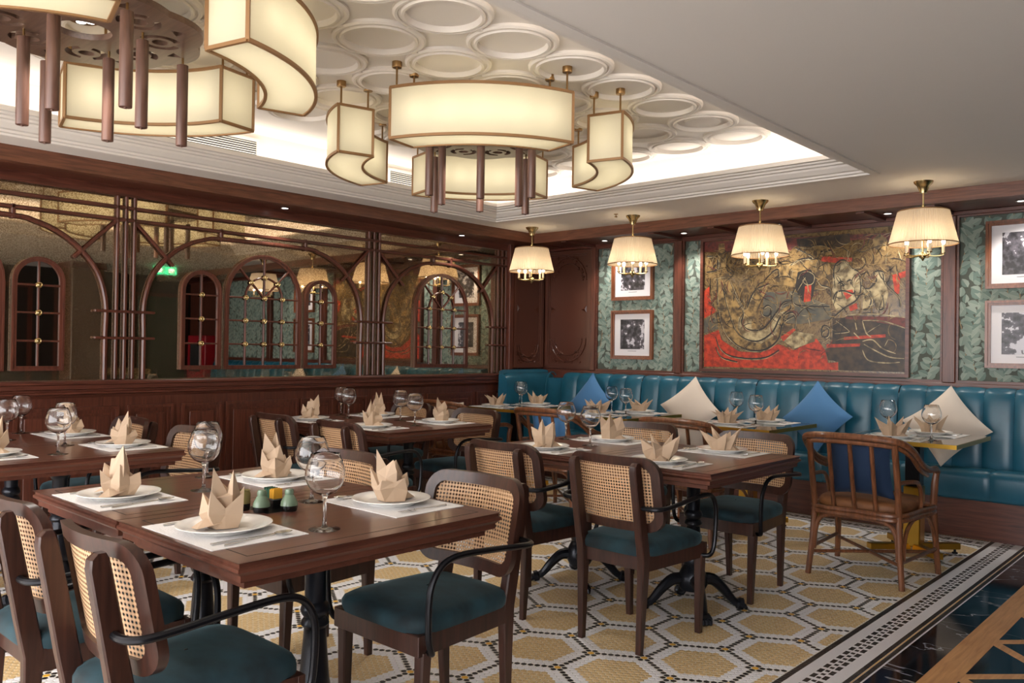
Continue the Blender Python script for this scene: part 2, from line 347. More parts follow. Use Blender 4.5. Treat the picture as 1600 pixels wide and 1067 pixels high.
lo = np.concatenate([xy+ca[None]*rt*fac, np.full((nR, 6, 1), -.0012)], 2); hi = np.concatenate([xy+ca[None]*rb*fac, np.zeros((nR, 6, 1))], 2)
vv = np.concatenate([lo, hi], 1).reshape(-1, 3); base = (np.arange(nR)*12)[:, None]
me = bpy.data.meshes.new('mosaic_field')
fs = []
for b0 in base[:, 0].tolist():
    fs.append((b0+6, b0+7, b0+8, b0+9, b0+10, b0+11)); fs += [(b0+i, b0+(i+1) % 6, b0+6+(i+1) % 6, b0+6+i) for i in range(6)]
me.from_pydata(vv.tolist(), [], fs); me.polygons.foreach_set('material_index', np.repeat(kind[rest], 7).astype(np.int32))
for t in TM: me.materials.append(MATS[t])
o = link('mosaic_field', me, floor); o['kind'] = 'stuff'
# border of small square tiles: (offset from the field edge, width, tile length, gap pattern)
def border(along_y, s0, s1, edge, sign):
    mb = MB(); ROWS = [(.0, .026, .017, 1, 1), (.078, .020, .020, 2, 3), (.104, .016, .020, 1, 2), (.126, .020, .020, 2, 3), (.200, .021, .015, 1, 1), (.229, .021, .015, 1, 1)]
    mb.cur = 0; q = lambda a0, a1, b0, b1, z: mb.box(min(a0, a1), max(a0, a1), b0, b1, -.002, z) if along_y else mb.box(b0, b1, min(a0, a1), max(a0, a1), -.002, z)
    q(edge, edge+sign*.258, s0, s1, -.0006)
    for off, wd, ln, on, per in ROWS:
        n = int((s1-s0)/(ln+.003)); mb.cur = 1
        for k in range(n):
            if per > 1 and k % per >= on: continue
            a = s0+k*(ln+.003); q(edge+sign*off, edge+sign*(off+wd), a, a+ln, .0002)
    mb.cur = 2; q(edge+sign*.2235, edge+sign*.2265, s0, s1, .0003); mb.cur = 0; q(edge+sign*.252, edge+sign*.258, s0, s1, .0003)
    o = mb.build('border_tiles', ['tile_white', 'tile_black', 'tile_yellow'], floor, 0); o['kind'] = 'stuff'
border(True, .25, BYF+.258, BR, 1); border(False, -5.79, BR, BYF, 1)
EX = BR+.258
MB().box(EX, 2.25, -2.5, 6.95, -.01, 0).build('marble_slab', 'marble_black', floor)
def strip(x0, y0, x1, y1, wd, h=.0015):
    d = Vector((x1-x0, y1-y0)).normalized(); n = Vector((-d.y, d.x))*wd/2
    MB().prism([(x0+n.x, y0+n.y), (x0-n.x, y0-n.y), (x1-n.x, y1-n.y), (x1+n.x, y1+n.y)], -.005, h).build('oak_strip', 'floor_oak', floor, 0)
strip(-.975, -2.4, -.975, 6.9, .118)
for k in range(-2, 6):
    y = 3.70+.56*k; strip(-.93, y, -.93+.9, y+.9, .05, .0009); strip(-.93, y, -.93+.9, y-.9, .05, .0005)

# ---------------- ceiling
ceil = MB()
ceil.box(-6.0, TX0, -2.6, 7.0, ZL, ZL+.05); ceil.box(TX1, 2.3, -2.6, 7.0, ZL, ZL+.05); ceil.box(TX0, TX1, TY1, 7.0, ZL, ZL+.05); ceil.box(TX0, TX1, -2.6, TY0, ZL, ZL+.05)
ceil = struct(ceil.build('ceiling', 'paint_offwhite'), 'off-white ceiling with a raised coffered tray')
tray = MB(); tray.box(TX0-.05, TX1+.05, TY0-.05, TY1+.05, ZU, ZU+.05)
for a in ((TX0-.03, TX0, TY0, TY1), (TX1, TX1+.03, TY0, TY1), (TX0, TX1, TY1, TY1+.03), (TX0, TX1, TY0-.03, TY0)): tray.box(*a, ZL+.02, ZU)
tray.build('tray_ceiling', 'paint_white', ceil)
prof = [(-.05, 2.458), (-.05, 2.446), (-.005, 2.444), (.0, 2.455), (.022, 2.458), (.028, 2.470), (.05, 2.474), (.085, 2.498), (.092, 2.510), (.118, 2.512), (.124, 2.524), (.150, 2.527), (.156, 2.537), (.18, 2.54), (.18, 2.568), (.168, 2.568), (.168, 2.55), (.0, 2.55)]
def loop(w_): return [(TX0+w_, TY0+w_), (TX1-w_, TY0+w_), (TX1-w_, TY1-w_), (TX0+w_, TY1-w_)]
mb = MB(); V = []
for w_, z in prof: V += [(x, y, z) for x, y in loop(w_)]
Fs = [(k*4+i, k*4+(i+1) % 4, k*4+4+(i+1) % 4, k*4+4+i) for k in range(len(prof)-1) for i in range(4)]
struct(mb.add(V, Fs).build('trim_1', 'cornice_paint', None, .3), 'stepped cornice around the ceiling tray')
ring = MB().lathe([(.222, 0), (.222, -.014), (.212, -.022), (.200, -.022), (.196, -.016), (.186, -.016), (.182, -.026), (.170, -.026), (.164, -.012), (.164, 0)], 48).mesh('ceiling_ring', 'paint_white')
lk = MB().box(-.022, .022, -.016, .016, -.02, 0, .004).mesh('ring_link', 'paint_white')
for i in range(5):
    for k in range(-6, 7):
        x, y = -3.57+(i-2)*.445, 2.455+.448*k
        if not (TY0+.2 < y < TY1-.2): continue
        link('ceiling_ring', ring, ceil, (x, y, ZU))
        if i < 4: link('ring_link', lk, ceil, (x+.2225, y, ZU))
        if TY0+.2 < y+.448 < TY1-.2: link('ring_link', lk, ceil, (x, y+.224, ZU), PI/2)
MB().lathe([(0, -.02), (.05, -.02), (.075, -.012), (.11, -.012), (.115, 0)], 32, (-2.68, 4.695, ZU)).build('air_diffuser', 'paint_white', ceil)
for y0, y1 in ((2.2, 3.06), (4.2, 5.02), (.3, 1.1)):
    g = MB(); g.frame(rrect(y0, y1, 2.59, 2.725, .004, 1), rrect(y0+.02, y1-.02, 2.61, 2.705, .002, 1), -.012, 0)
    g = g.build('vent_grille', 'paint_white', ceil); g.rotation_euler = (0, 0, PI/2); g.location = (TX0, 0, 0)
for c in list(ceil.children):
    if c.name.startswith('vent_grille'):
        ys = [v.co.x for v in c.data.vertices]; y0, y1 = min(ys)+.02, max(ys)-.02
        MB().box(y0, y1, -.002, .0, 2.61, 2.705).build('vent_back', 'slot_dark', c)
        for j in range(6): MB().box(y0, y1, -.006, -.002, 2.6165+j*.0152, 2.6215+j*.0152).build('vent_slat', 'paint_white', c)
tag(MB().lathe([(0, -.03), (.012, -.03), (.012, -.02), (.004, -.018), (.004, -.008), (.018, -.004), (.018, 0)], 12, (-4.131, 5.80, ZL)).build('sprinkler', 'antique_brass'), 'small sprinkler head on the ceiling between two pendants', 'sprinkler')

# ---------------- soffits (wood beams under the ceiling)
so = MB(); so.box(BX-.06, BX, -2.5, BY+.06, 2.36, ZL); so = struct(so.build('trim_2', 'beam_wood_y'), 'wood fascia above the mirror wall')
MB().box(-5.9, BX-.06, -2.5, 6.9, 2.372, 2.40).build('soffit_panel', 'panel_wood_y', so)
so2 = MB(); so2.box(BX-.06, 2.2, BY, BY+.06, 2.36, ZL); so2 = struct(so2.build('trim_3', 'beam_wood_x'), 'wood fascia above the banquette')
MB().box(-5.9, 2.2, BY+.06, 6.95, 2.376, 2.40).build('soffit_panel', 'panel_wood_x', so2)
for x in (-5.16, -4.15, -3.55, -2.9, -2.3, -1.81, -.9): MB().box(x-.03, x+.03, BY+.06, 6.9, 2.352, 2.376).build('soffit_rib', 'panel_wood_y', so2)
dl = MB(); dl.lathe([(.026, 0), (.038, 0), (.04, -.006), (.026, -.006), (.026, 0)], 20); dl.cur = 1; dl.lathe([(0, -.002), (.026, -.002)], 20); dlm = dl.mesh('downlight', ['steel', 'led'])
for x, y in DOWN: link('downlight', dlm, so, (x, y, 2.372))
for x, y in DOWN_B: link('downlight', dlm, so2, (x, y, 2.376))

# ---------------- left wall: wainscot, mirror, lattice
wl = struct(MB().box(-6.0, -5.88, -2.5, 7.0, 0, 2.40).build('wall_left', 'panel_wood_z'), 'mirror wall with dark wood wainscot')
MB().box(-5.88, -5.832, -2.5, 6.9, 0, .985).build('wainscot_board', 'panel_wood_z', wl)
mb = MB(); prf = [(-5.87, 1.045), (-5.775, 1.045), (-5.768, 1.036), (-5.768, 1.022), (-5.782, 1.015), (-5.782, .990), (-5.80, .984), (-5.80, .975), (-5.79, .968), (-5.79, .957), (-5.815, .948), (-5.832, .93), (-5.87, .93)]
mb.add([(x, y, z) for y in (-2.5, 6.35) for x, z in prf], [(i, (i+1) % 13, 13+(i+1) % 13, 13+i) for i in range(13)]+[tuple(range(13)), tuple(range(13, 26))])
mb.build('dado_rail', 'panel_wood_y', wl, .3)
def raised_panel(y0, y1, z0, z1, par, xf=-5.832):
    g = MB(); g.frame(rrect(y0, y1, z0, z1, .003, 1), rrect(y0+.022, y1-.022, z0+.022, z1-.022, .002, 1), -.018, 0)
    g.frame(rrect(y0+.022, y1-.022, z0+.022, z1-.022, .002, 1), rrect(y0+.045, y1-.045, z0+.045, z1-.045, .002, 1), -.006, 0)
    g.box(y0+.062, y1-.062, -.008, 0, z0+.062, z1-.062, .003)
    o = g.build('wainscot_panel', 'panel_wood_z', par, .3); o.rotation_euler = (0, 0, PI/2); o.location = (xf, 0, 0)
for y0, y1 in ((.13, .45), (.7, 1.03), (1.06, 1.68), (1.745, 2.39), (2.45, 2.775), (2.835, 3.15), (3.18, 3.81), (3.835, 4.16), (4.20, 4.51), (4.57, 5.17), (5.2, 5.8), (5.85, 6.17)):
    raised_panel(y0, y1, .16, .868, wl)
MB().box(-5.832, -5.815, -2.5, 6.5, 0, .12, .004).build('skirting', 'panel_wood_y', wl)
MB().box(-5.882, MX, -.4, 6.30, 1.045, 2.312).build('antique_mirror', 'antique_mirror', wl, 0)
MB().box(-5.885, -5.835, -.4, 6.36, 2.306, 2.376, .004).build('top_rail', 'panel_wood_y', wl)
MB().box(-5.885, -5.80, 6.295, 6.36, 0.93, 2.376, .006).build('end_stile', 'panel_wood_z', wl)
LX0, LX1 = -5.868, -5.84
def vbar(y, z0, z1, t=.022): MB().box(LX0, LX1, y-t/2, y+t/2, z0, z1, .005).build('lattice_bar', 'panel_wood_z', wl)
def hbar(y0, y1, z, t=.024, d=0): MB().box(LX0, LX1+d, y0, y1, z-t/2, z+t/2, .005).build('lattice_bar', 'panel_wood_y', wl)
hbar(-.4, 6.30, 2.231); hbar(-.4, 6.30, 2.147)
for yc in (.29, 2.43, 4.58):
    for d in (-.058, 0, .058): vbar(yc+d, 1.046, 2.31)
    hbar(yc-.205, yc+.205, 1.513, .018, .012); hbar(yc-.205, yc+.205, 1.331, .018, .012)
    for s_ in (-1, 1):
        MB().tube([(-5.85, yc+s_*.07, 2.13), (-5.85, yc+s_*.338, 1.858)], .013, 6).build('lattice_brace', 'panel_wood_z', wl)
for d in (6.17, 6.228, 6.284): vbar(d, 1.046, 2.31, .02)
hbar(6.05, 6.295, 1.513, .018, .012); hbar(6.05, 6.295, 1.331, .018, .012)
MB().tube([(-5.85, 6.15, 2.13), (-5.85, 5.92, 1.858)], .013, 6).build('lattice_brace', 'panel_wood_z', wl)
def arch(yc, hw, flat):
    half = [(-hw, 1.046), (-hw, 1.35), (-hw, 1.57), (-hw+.055, 1.77), (-hw+.175, 1.925), (-hw+.31, 2.02), (-hw+.44, 2.07), (-flat, 2.092)]
    pts = half+[(-a, z) for a, z in half[::-1]]
    pts = smooth_path([(-5.852, yc+a, z) for a, z in pts], 5)
    MB().tube(pts, .016, 8).build('lattice_arch', 'panel_wood_z', wl)
for yc in (1.36, 3.505):
    arch(yc, .942, .35)
    for d in (-.37, .37): vbar(yc+d, 2.072, 2.165, .026)
arch(5.397, .70, .14)
for d in (-.11, .11): vbar(5.397+d, 2.072, 2.165, .026)
ros = MB(); ros.lathe([(0, -.014), (.006, -.014), (.010, -.010), (.013, -.013), (.018, -.011), (.021, 0)], 16); rosm = ros.mesh('rosette', 'pale_brass')
def arched_frame(yc, w_, top):
    r_ = w_/2; zs = top-r_; z0 = 1.11
    def lp(i): return [((r_-i)*math.cos(a), zs+(r_-i)*math.sin(a)) for a in [PI*k/16 for k in range(17)]]+[(-r_+i, z0+i), (r_-i, z0+i)]
    g = MB(); g.frame(lp(0), lp(.012), -.032, 0); g.frame(lp(.012), lp(.03), -.026, 0)
    fr = g.build('arched_frame', 'panel_wood_z', wl, .5); fr.rotation_euler = (0, 0, PI/2); fr.location = (MX+.001, yc, 0)
    pl = lp(.028); MB().add([(x, -.012, z) for x, z in pl], [tuple(range(len(pl)))]).build('pane', 'clear_mirror', fr, 0)
    bar = lambda a, b_: MB().tube([(a[0], -.02, a[1]), (b_[0], -.02, b_[1])], .0065, 6).build('glazing_bar', 'panel_wood_z', fr)
    def rs(x, z): o = link('rosette', rosm, fr, (x, -.024, z)); o.rotation_euler = (-PI/2, 0, 0)
    hz = (1.661, 1.483, 1.302)
    for z in hz: bar((-r_+.025, z), (r_-.025, z))
    if w_ < .5:
        bar((0, z0+.02), (0, top-.02))
        for z in hz: rs(0, z)
    else:
        bar((0, z0+.02), (0, top-.02))
        for s_ in (-1, 1):
            bar((s_*.16, z0+.02), (s_*.16, hz[0])); a = math.radians(45); bar((0, 1.664), (s_*(r_-.02)*math.cos(a), zs+(r_-.02)*math.sin(a)))
        MB().tube([(.16*math.cos(PI*k/12), -.02, 1.664+.16*math.sin(PI*k/12)) for k in range(13)], .0065, 6).build('glazing_bar', 'panel_wood_z', fr)
        for z in hz:
            for x in (-.16, 0, .16): rs(x, z)
        rs(0, 1.824); rs(.115, 1.779); rs(-.115, 1.779)
for yc, w_, top in ((1.36, .66, 2.003), (.835, .31, 1.843), (1.885, .31, 1.843), (2.985, .31, 1.843), (3.503, .66, 2.003), (4.03, .31, 1.843), (5.397, .68, 2.003)): arched_frame(yc, w_, top)

# ---------------- carved panels in the corner
def carved(name, x0, x1, par, rz, loc):
    g = MB(); z0, z1 = 1.10, 2.34
    g.frame(rrect(x0, x1, z0, z1, .004, 1), rrect(x0+.04, x1-.04, z0+.04, z1-.04, .004, 1), -.03, 0)
    g.frame(rrect(x0+.04, x1-.04, z0+.04, z1-.04, .004, 1), rrect(x0+.055, x1-.055, z0+.055, z1-.055, .004, 1), -.018, 0)
    g.box(x0+.05, x1-.05, -.006, 0, z0+.05, z1-.05)
    cx = (x0+x1)/2; hw = (x1-x0)/2-.07; rnd = random.Random(3)
    for top in (0, 1):
        zc = (z1-.06-hw*1.1) if top else (z0+.06+hw*1.1); sg = 1 if top else -1
        g.tube([(cx+hw*math.cos(a), -.012, zc+sg*hw*1.05*math.sin(a)) for a in [PI*k/14 for k in range(15)]], .008, 6)
        g.tube([(cx+hw*.8*math.cos(a), -.012, zc+sg*hw*.78*math.sin(a)) for a in [PI*k/14 for k in range(15)]], .005, 6)
        for k in range(46):
            a = PI*rnd.random(); rr = rnd.uniform(.72, 1.3); x = cx+hw*rr*math.cos(a); z = zc+sg*hw*rr*math.sin(a)
            if abs(x-cx) > hw+.005 or abs(z-zc) > hw*1.12: continue
            s_ = rnd.uniform(.010, .02); t = rnd.random()*PI
            g.add([(x+s_*math.cos(t), -.008, z+s_*math.sin(t)), (x-.5*s_*math.sin(t), -.008, z+.5*s_*math.cos(t)), (x-s_*math.cos(t), -.008, z-s_*math.sin(t)), (x+.5*s_*math.sin(t), -.008, z-.5*s_*math.cos(t)), (x, -.022, z)], [(0,1,4),(1,2,4),(2,3,4),(3,0,4)])
    for s_ in (-1, 1): g.add([(cx+s_*hw*1.02, -.008, 1.76), (cx+s_*hw*1.02, -.008, 1.68), (cx+s_*hw*.72, -.008, 1.72), (cx+s_*hw*.95, -.02, 1.72)], [(0,2,3),(2,1,3),(1,0,3)])
    o = g.build(name, 'carving', par, .5); o.rotation_euler = (0, 0, rz); o.location = loc; return o
carved('carved_panel', 6.37, 6.84, wl, PI/2, (-5.83, 0, 0))

# ---------------- back wall
wb = struct(MB().box(-6.0, 2.3, WY, 7.02, 0, 2.40).build('wall_back', 'panel_wood_z'), 'back wall with leaf wallpaper and dark wood stiles')
carved('carved_panel', -5.80, -5.19, wb, 0, (0, WY-.012, 0))
MB().box(-6, 2.2, WY-.05, WY, .9, 1.085, .004).build('lower_rail', 'panel_wood_x', wb)
MB().box(-6, 2.2, WY-.045, WY, 2.345, 2.376, .004).build('top_rail', 'panel_wood_x', wb)
PAN = [(-5.128, -4.199), (-4.116, -1.854), (-1.761, -.45), (-.35, 1.1)]
for x0, x1 in ((-5.19, -5.128), (-4.199, -4.116), (-1.854, -1.761), (-.45, -.35), (1.1, 1.2)): MB().box(x0-.0, x1+.0, WY-.05, WY, 1.085, 2.345, .006).build('stile', 'panel_wood_z', wb)
for x0, x1 in PAN:
    MB().box(x0, x1, WY-.006, WY-.001, 1.085, 2.345).build('wallpaper', 'paper_ground', wb, 0)
    MB().frame(rrect(x0-.004, x1+.004, 1.085, 2.349, .003, 1), rrect(x0+.016, x1-.016, 1.105, 2.33, .003, 1), WY-.032, WY-.004).build('panel_moulding', 'panel_wood_x', wb, .3)
rnd = random.Random(11); LV = []; lv = MB(); yl = WY-.0065
def leaf(x, z, ang, ln, c):
    ca, sa = math.cos(ang), math.sin(ang); LV.append((x+.5*ln*ca, z+.5*ln*sa)); dy = 2.2e-6*len(LV); T = lambda u, v: (x+u*ca-v*sa, yl-dy, z+u*sa+v*ca)
    w_ = ln*.36; lv.cur = c
    lv.add([T(0, 0), T(.22*ln, w_*.8), T(.5*ln, w_), T(.8*ln, w_*.6), T(ln, 0)], [(0,1,2,3,4)]); lv.cur = (c+1) % 3
    lv.add([T(0, 0), T(.22*ln, -w_*.8), T(.5*ln, -w_), T(.8*ln, -w_*.6), T(ln, 0)], [(4,3,2,1,0)]); lv.cur = 3
    v = lambda u, q: (T(u, q)[0], yl-dy-1e-6, T(u, q)[2]); lv.add([v(0, .0012), v(0, -.0012), v(ln*.9, 0)], [(0,1,2)])
def inside(x, z, m_=.035):
    if z < 1.088+m_ or z > 2.343-m_ or -3.86 < x < -2.14: return False
    return any(a+m_ < x < b_-m_ for a, b_ in PAN)
x = -5.2
while x < 1.1:
    z = 1.08; ph = rnd.random()*6; px_ = None; k = 0
    while z < 2.36:
        xx = x+.035*math.sin(z*7+ph)
        if px_ and inside(xx, z, .01) and inside(*px_, .01):
            lv.cur = 4; d = .0035; lv.add([(px_[0]-d, yl-.00001, px_[1]), (px_[0]+d, yl-.00001, px_[1]), (xx+d, yl-.00001, z), (xx-d, yl-.00001, z)], [(0,1,2,3)])
        px_ = (xx, z)
        sd = 1 if k % 2 else -1; an = PI/2-sd*rnd.uniform(.45, 1.25); ln = rnd.uniform(.072, .092)
        ex, ez = xx+ln*math.cos(an), z+ln*math.sin(an)
        if inside(xx+.6*ln*math.cos(an), z+.6*ln*math.sin(an), .026) and inside(xx, z, .002) and inside(ex, ez, .001): leaf(xx, z, an, ln, rnd.randrange(3))
        z += .0265; k += 1
    x += .105
for _ in range(9000):
    x, z = rnd.uniform(-5.12, 1.1), rnd.uniform(1.1, 2.33); an = rnd.uniform(.2, PI-.2); ln = rnd.uniform(.06, .08)
    cx, cz = x+.5*ln*math.cos(an), z+.5*ln*math.sin(an)
    if inside(x, z, .001) and inside(cx, cz, .027) and inside(x+ln*math.cos(an), z+ln*math.sin(an), .001) and all((cx-a)**2+(cz-b_)**2 > .0019 for a, b_ in LV): leaf(x, z, an, ln, rnd.randrange(3))
lv.cur = 0
o = lv.build('wallpaper_print', ['leaf_a', 'leaf_b', 'leaf_c', 'leaf_vein', 'twig'], wb, 0); o['kind'] = 'stuff'

# ---------------- the room beyond the camera (seen in the mirror)
wr = struct(MB().box(2.2, 2.3, -2.5, 7.0, 0, 2.455).build('wall_right', 'dark_wall'), 'dark wall across the aisle')
d1 = struct(MB().box(2.16, 2.2, 6.0, 6.8, 0, 2.1, .005).build('door_1', 'door_green'), 'dark green door across the aisle')
MB().frame(rrect(5.94, 6.86, .0, 2.16, .003, 1), rrect(6.0, 6.8, .001, 2.1, .003, 1), -.05, 0).build('door_frame', 'panel_wood_z', d1).rotation_euler = (0, 0, PI/2)
for c in d1.children: c.location = (2.2, 0, 0)
for y in (4.0, 5.1): MB().frame(rrect(y-.4, y+.4, .3, 2.2, .003, 1), rrect(y-.33, y+.33, .37, 2.13, .003, 1), -.03, 0).build('wall_panel', 'panel_wood_z', wr).rotation_euler = (0, 0, PI/2)
for c in wr.children: c.location = (2.2, 0, 0)
col = thing('column', 'square brown stone column seen in the mirror', 'column', (1.0, 4.68, 0))
MB().box(-.22, .22, -.22, .22, .12, 2.36, .01).build('shaft', 'stone_brown', col); MB().box(-.26, .26, -.26, .26, 0, .12, .01).build('plinth', 'panel_wood_x', col); MB().box(-.25, .25, -.25, .25, 2.36, 2.455, .01).build('capital', 'panel_wood_x', col)
fc = thing('fire_cabinet', 'red fire hose cabinet on the far wall, seen in the mirror', 'cabinet', (1.55, WY-.11, .55))
MB().box(-.3, .3, -.1, .1, 0, .9, .008).build('body', 'cabinet_red', fc); MB().frame(rrect(-.26, .26, .05, .85, .01, 2), rrect(-.2, .2, .3, .78, .01, 2), -.112, -.1).build('door', 'cabinet_red', fc); MB().box(-.2, .2, -.106, -.1, .3, .78).build('window', 'slot_dark', fc)
cs = thing('stone_console', 'cream carved stone console seen in the mirror', 'console', (1.75, 5.5, 0))
MB().box(-.3, .3, -.4, .4, .82, .9, .01).build('top', 'stone_cream', cs)
for y in (-.34, .34): MB().lathe([(.09, 0), (.09, .06), (.05, .1), (.06, .4), (.045, .72), (.09, .78), (.09, .82)], 16, (0, y, 0)).build('leg', 'stone_cream', cs)
ex = thing('exit_sign', 'green lit exit sign hanging from the ceiling, seen in the mirror', 'sign', (.3, 5.57, 2.32))
MB().box(-.015, .015, -.17, .17, -.0, .12, .004).build('box', 'sign_green', ex); MB().box(-.006, .006, -.01, .01, .12, .135).build('hanger', 'steel', ex)
for k, (a, b_) in enumerate(((-.13, -.05), (.05, .13))): MB().box(-.017, -.015, a, b_, .03, .09).build('pictogram', 'sign_white', ex)
# ================================================================ FURNITURE
TZ = .7615
# ---------------- dining tables (one .715 x .935 unit)
def make_table():
    t = thing('dining_table', '', 'table'); hx, hy = .3565, .4675
    prof = [(0, TZ), (-.004, TZ), (-.008, TZ-.004), (-.008, TZ-.012), (-.002, TZ-.016), (-.002, TZ-.024), (-.010, TZ-.030), (-.016, TZ-.036), (-.016, TZ-.052), (-.022, TZ-.055)]
    V = []
    for d, z in prof: V += [(-hx-d-.008 if 0 else -hx-d, -hy-d, z), (hx+d, -hy-d, z), (hx+d, hy+d, z), (-hx-d, hy+d, z)]
    n = len(prof); g = MB().add(V, [(0,1,2,3)]+[(k*4+i, k*4+(i+1) % 4, k*4+4+(i+1) % 4, k*4+4+i) for k in range(n-1) for i in range(4)]+[((n-1)*4+3, (n-1)*4+2, (n-1)*4+1, (n-1)*4)])
    top = g.build('table_top', 'table_wood_y', t, .3)
    g = MB(); i_ = .055; g.frame([(a*(hx-i_), b*(hy-i_)) for a, b in ((1,1),(-1,1),(-1,-1),(1,-1))], [(a*(hx-i_-.003), b*(hy-i_-.003)) for a, b in ((1,1),(-1,1),(-1,-1),(1,-1))], 0, .0005)
    V = [(x, z, TZ+y-.0001) for x, y, z in g.v]; g.v = V; g.build('inlay_line', 'slot_dark', top, 0)
    MB().box(-hx+.04, hx-.04, -hy+.04, hy-.04, TZ-.075, TZ-.055).build('underframe', 'table_wood_x', t)
    MB().lathe([(.10, TZ-.075), (.10, TZ-.09), (.045, TZ-.12), (.034, TZ-.14), (.033, .50), (.042, .488), (.046, .475), (.042, .462), (.034, .452), (.042, .44), (.044, .43), (.034, .418), (.038, .36), (.046, .26), (.05, .24), (.044, .225), (.056, .205), (.07, .175), (.075, .13), (.06, .10), (.0, .09)], 24).build('column', 'cast_iron', t)
    for k in range(4):
        a = PI/4+k*PI/2; c, s_ = math.cos(a), math.sin(a)
        pts = smooth_path([(.04*c, .04*s_, .15), (.10*c, .10*s_, .150), (.155*c, .155*s_, .105), (.20*c, .20*s_, .052), (.225*c, .225*s_, .034), (.255*c, .255*s_, .026)], 4)
        m_ = len(pts); rr = [.034-.014*min(1, i/(m_*.6))+(.010 if i > m_*.8 else 0) for i in range(m_)]
        g = MB().tube(pts, rr, 10); f = g.build('foot', 'cast_iron', t)
        for j in (-1, 0, 1): MB().tube([(.236*c-j*.014*s_, .236*s_+j*.014*c, .024), (.264*c-j*.017*s_, .264*s_+j*.017*c, .02), (.274*c-j*.018*s_, .274*s_+j*.018*c, .008)], [.014, .012, .006], 8).build('toe', 'cast_iron', f)
    return t
tb = make_table(); TN = {'A': 'the condiment set', 'B': 'cutlery beside the rattan chairs', 'C': '', 'D': ''}
UNITS = {  # table key: (x centre, y centre)
    'A1': (-2.20, 1.513), 'A2': (-2.9155, 1.513), 'B1': (-2.148, 3.715), 'B2': (-2.8635, 3.715), 'C1': (-4.388, 1.525), 'C2': (-5.1035, 1.525), 'D1': (-4.388, 3.755), 'D2': (-5.1035, 3.755)}
TL = {'A1': 'dark wood pedestal table carrying the condiment set', 'A2': 'dark wood pedestal table joined to the condiment table, towards the mirror wall',
      'B1': 'dark wood pedestal table on the aisle edge, before the rattan chairs', 'B2': 'dark wood pedestal table joined to the aisle-edge table before the rattan chairs',
      'C1': 'dark wood pedestal table near the mirror wall, facing the condiment table', 'C2': 'dark wood pedestal table tight by the mirror wall, opposite the condiment table row',
      'D1': 'dark wood pedestal table one row from the mirror wall, near the banquette corner', 'D2': 'dark wood pedestal table against the mirror wall, near the banquette corner'}
WHERE = {'A': 'the condiment-set table pair', 'B': 'the aisle-side table pair before the rattan chairs', 'C': 'the mirror-wall table pair opposite the condiment set', 'D': 'the mirror-wall table pair near the banquette corner'}
for i, (k, (x, y)) in enumerate(UNITS.items()): place(tb, i, (x, y, 0), 0, TL[k], 'pedestal dining tables')

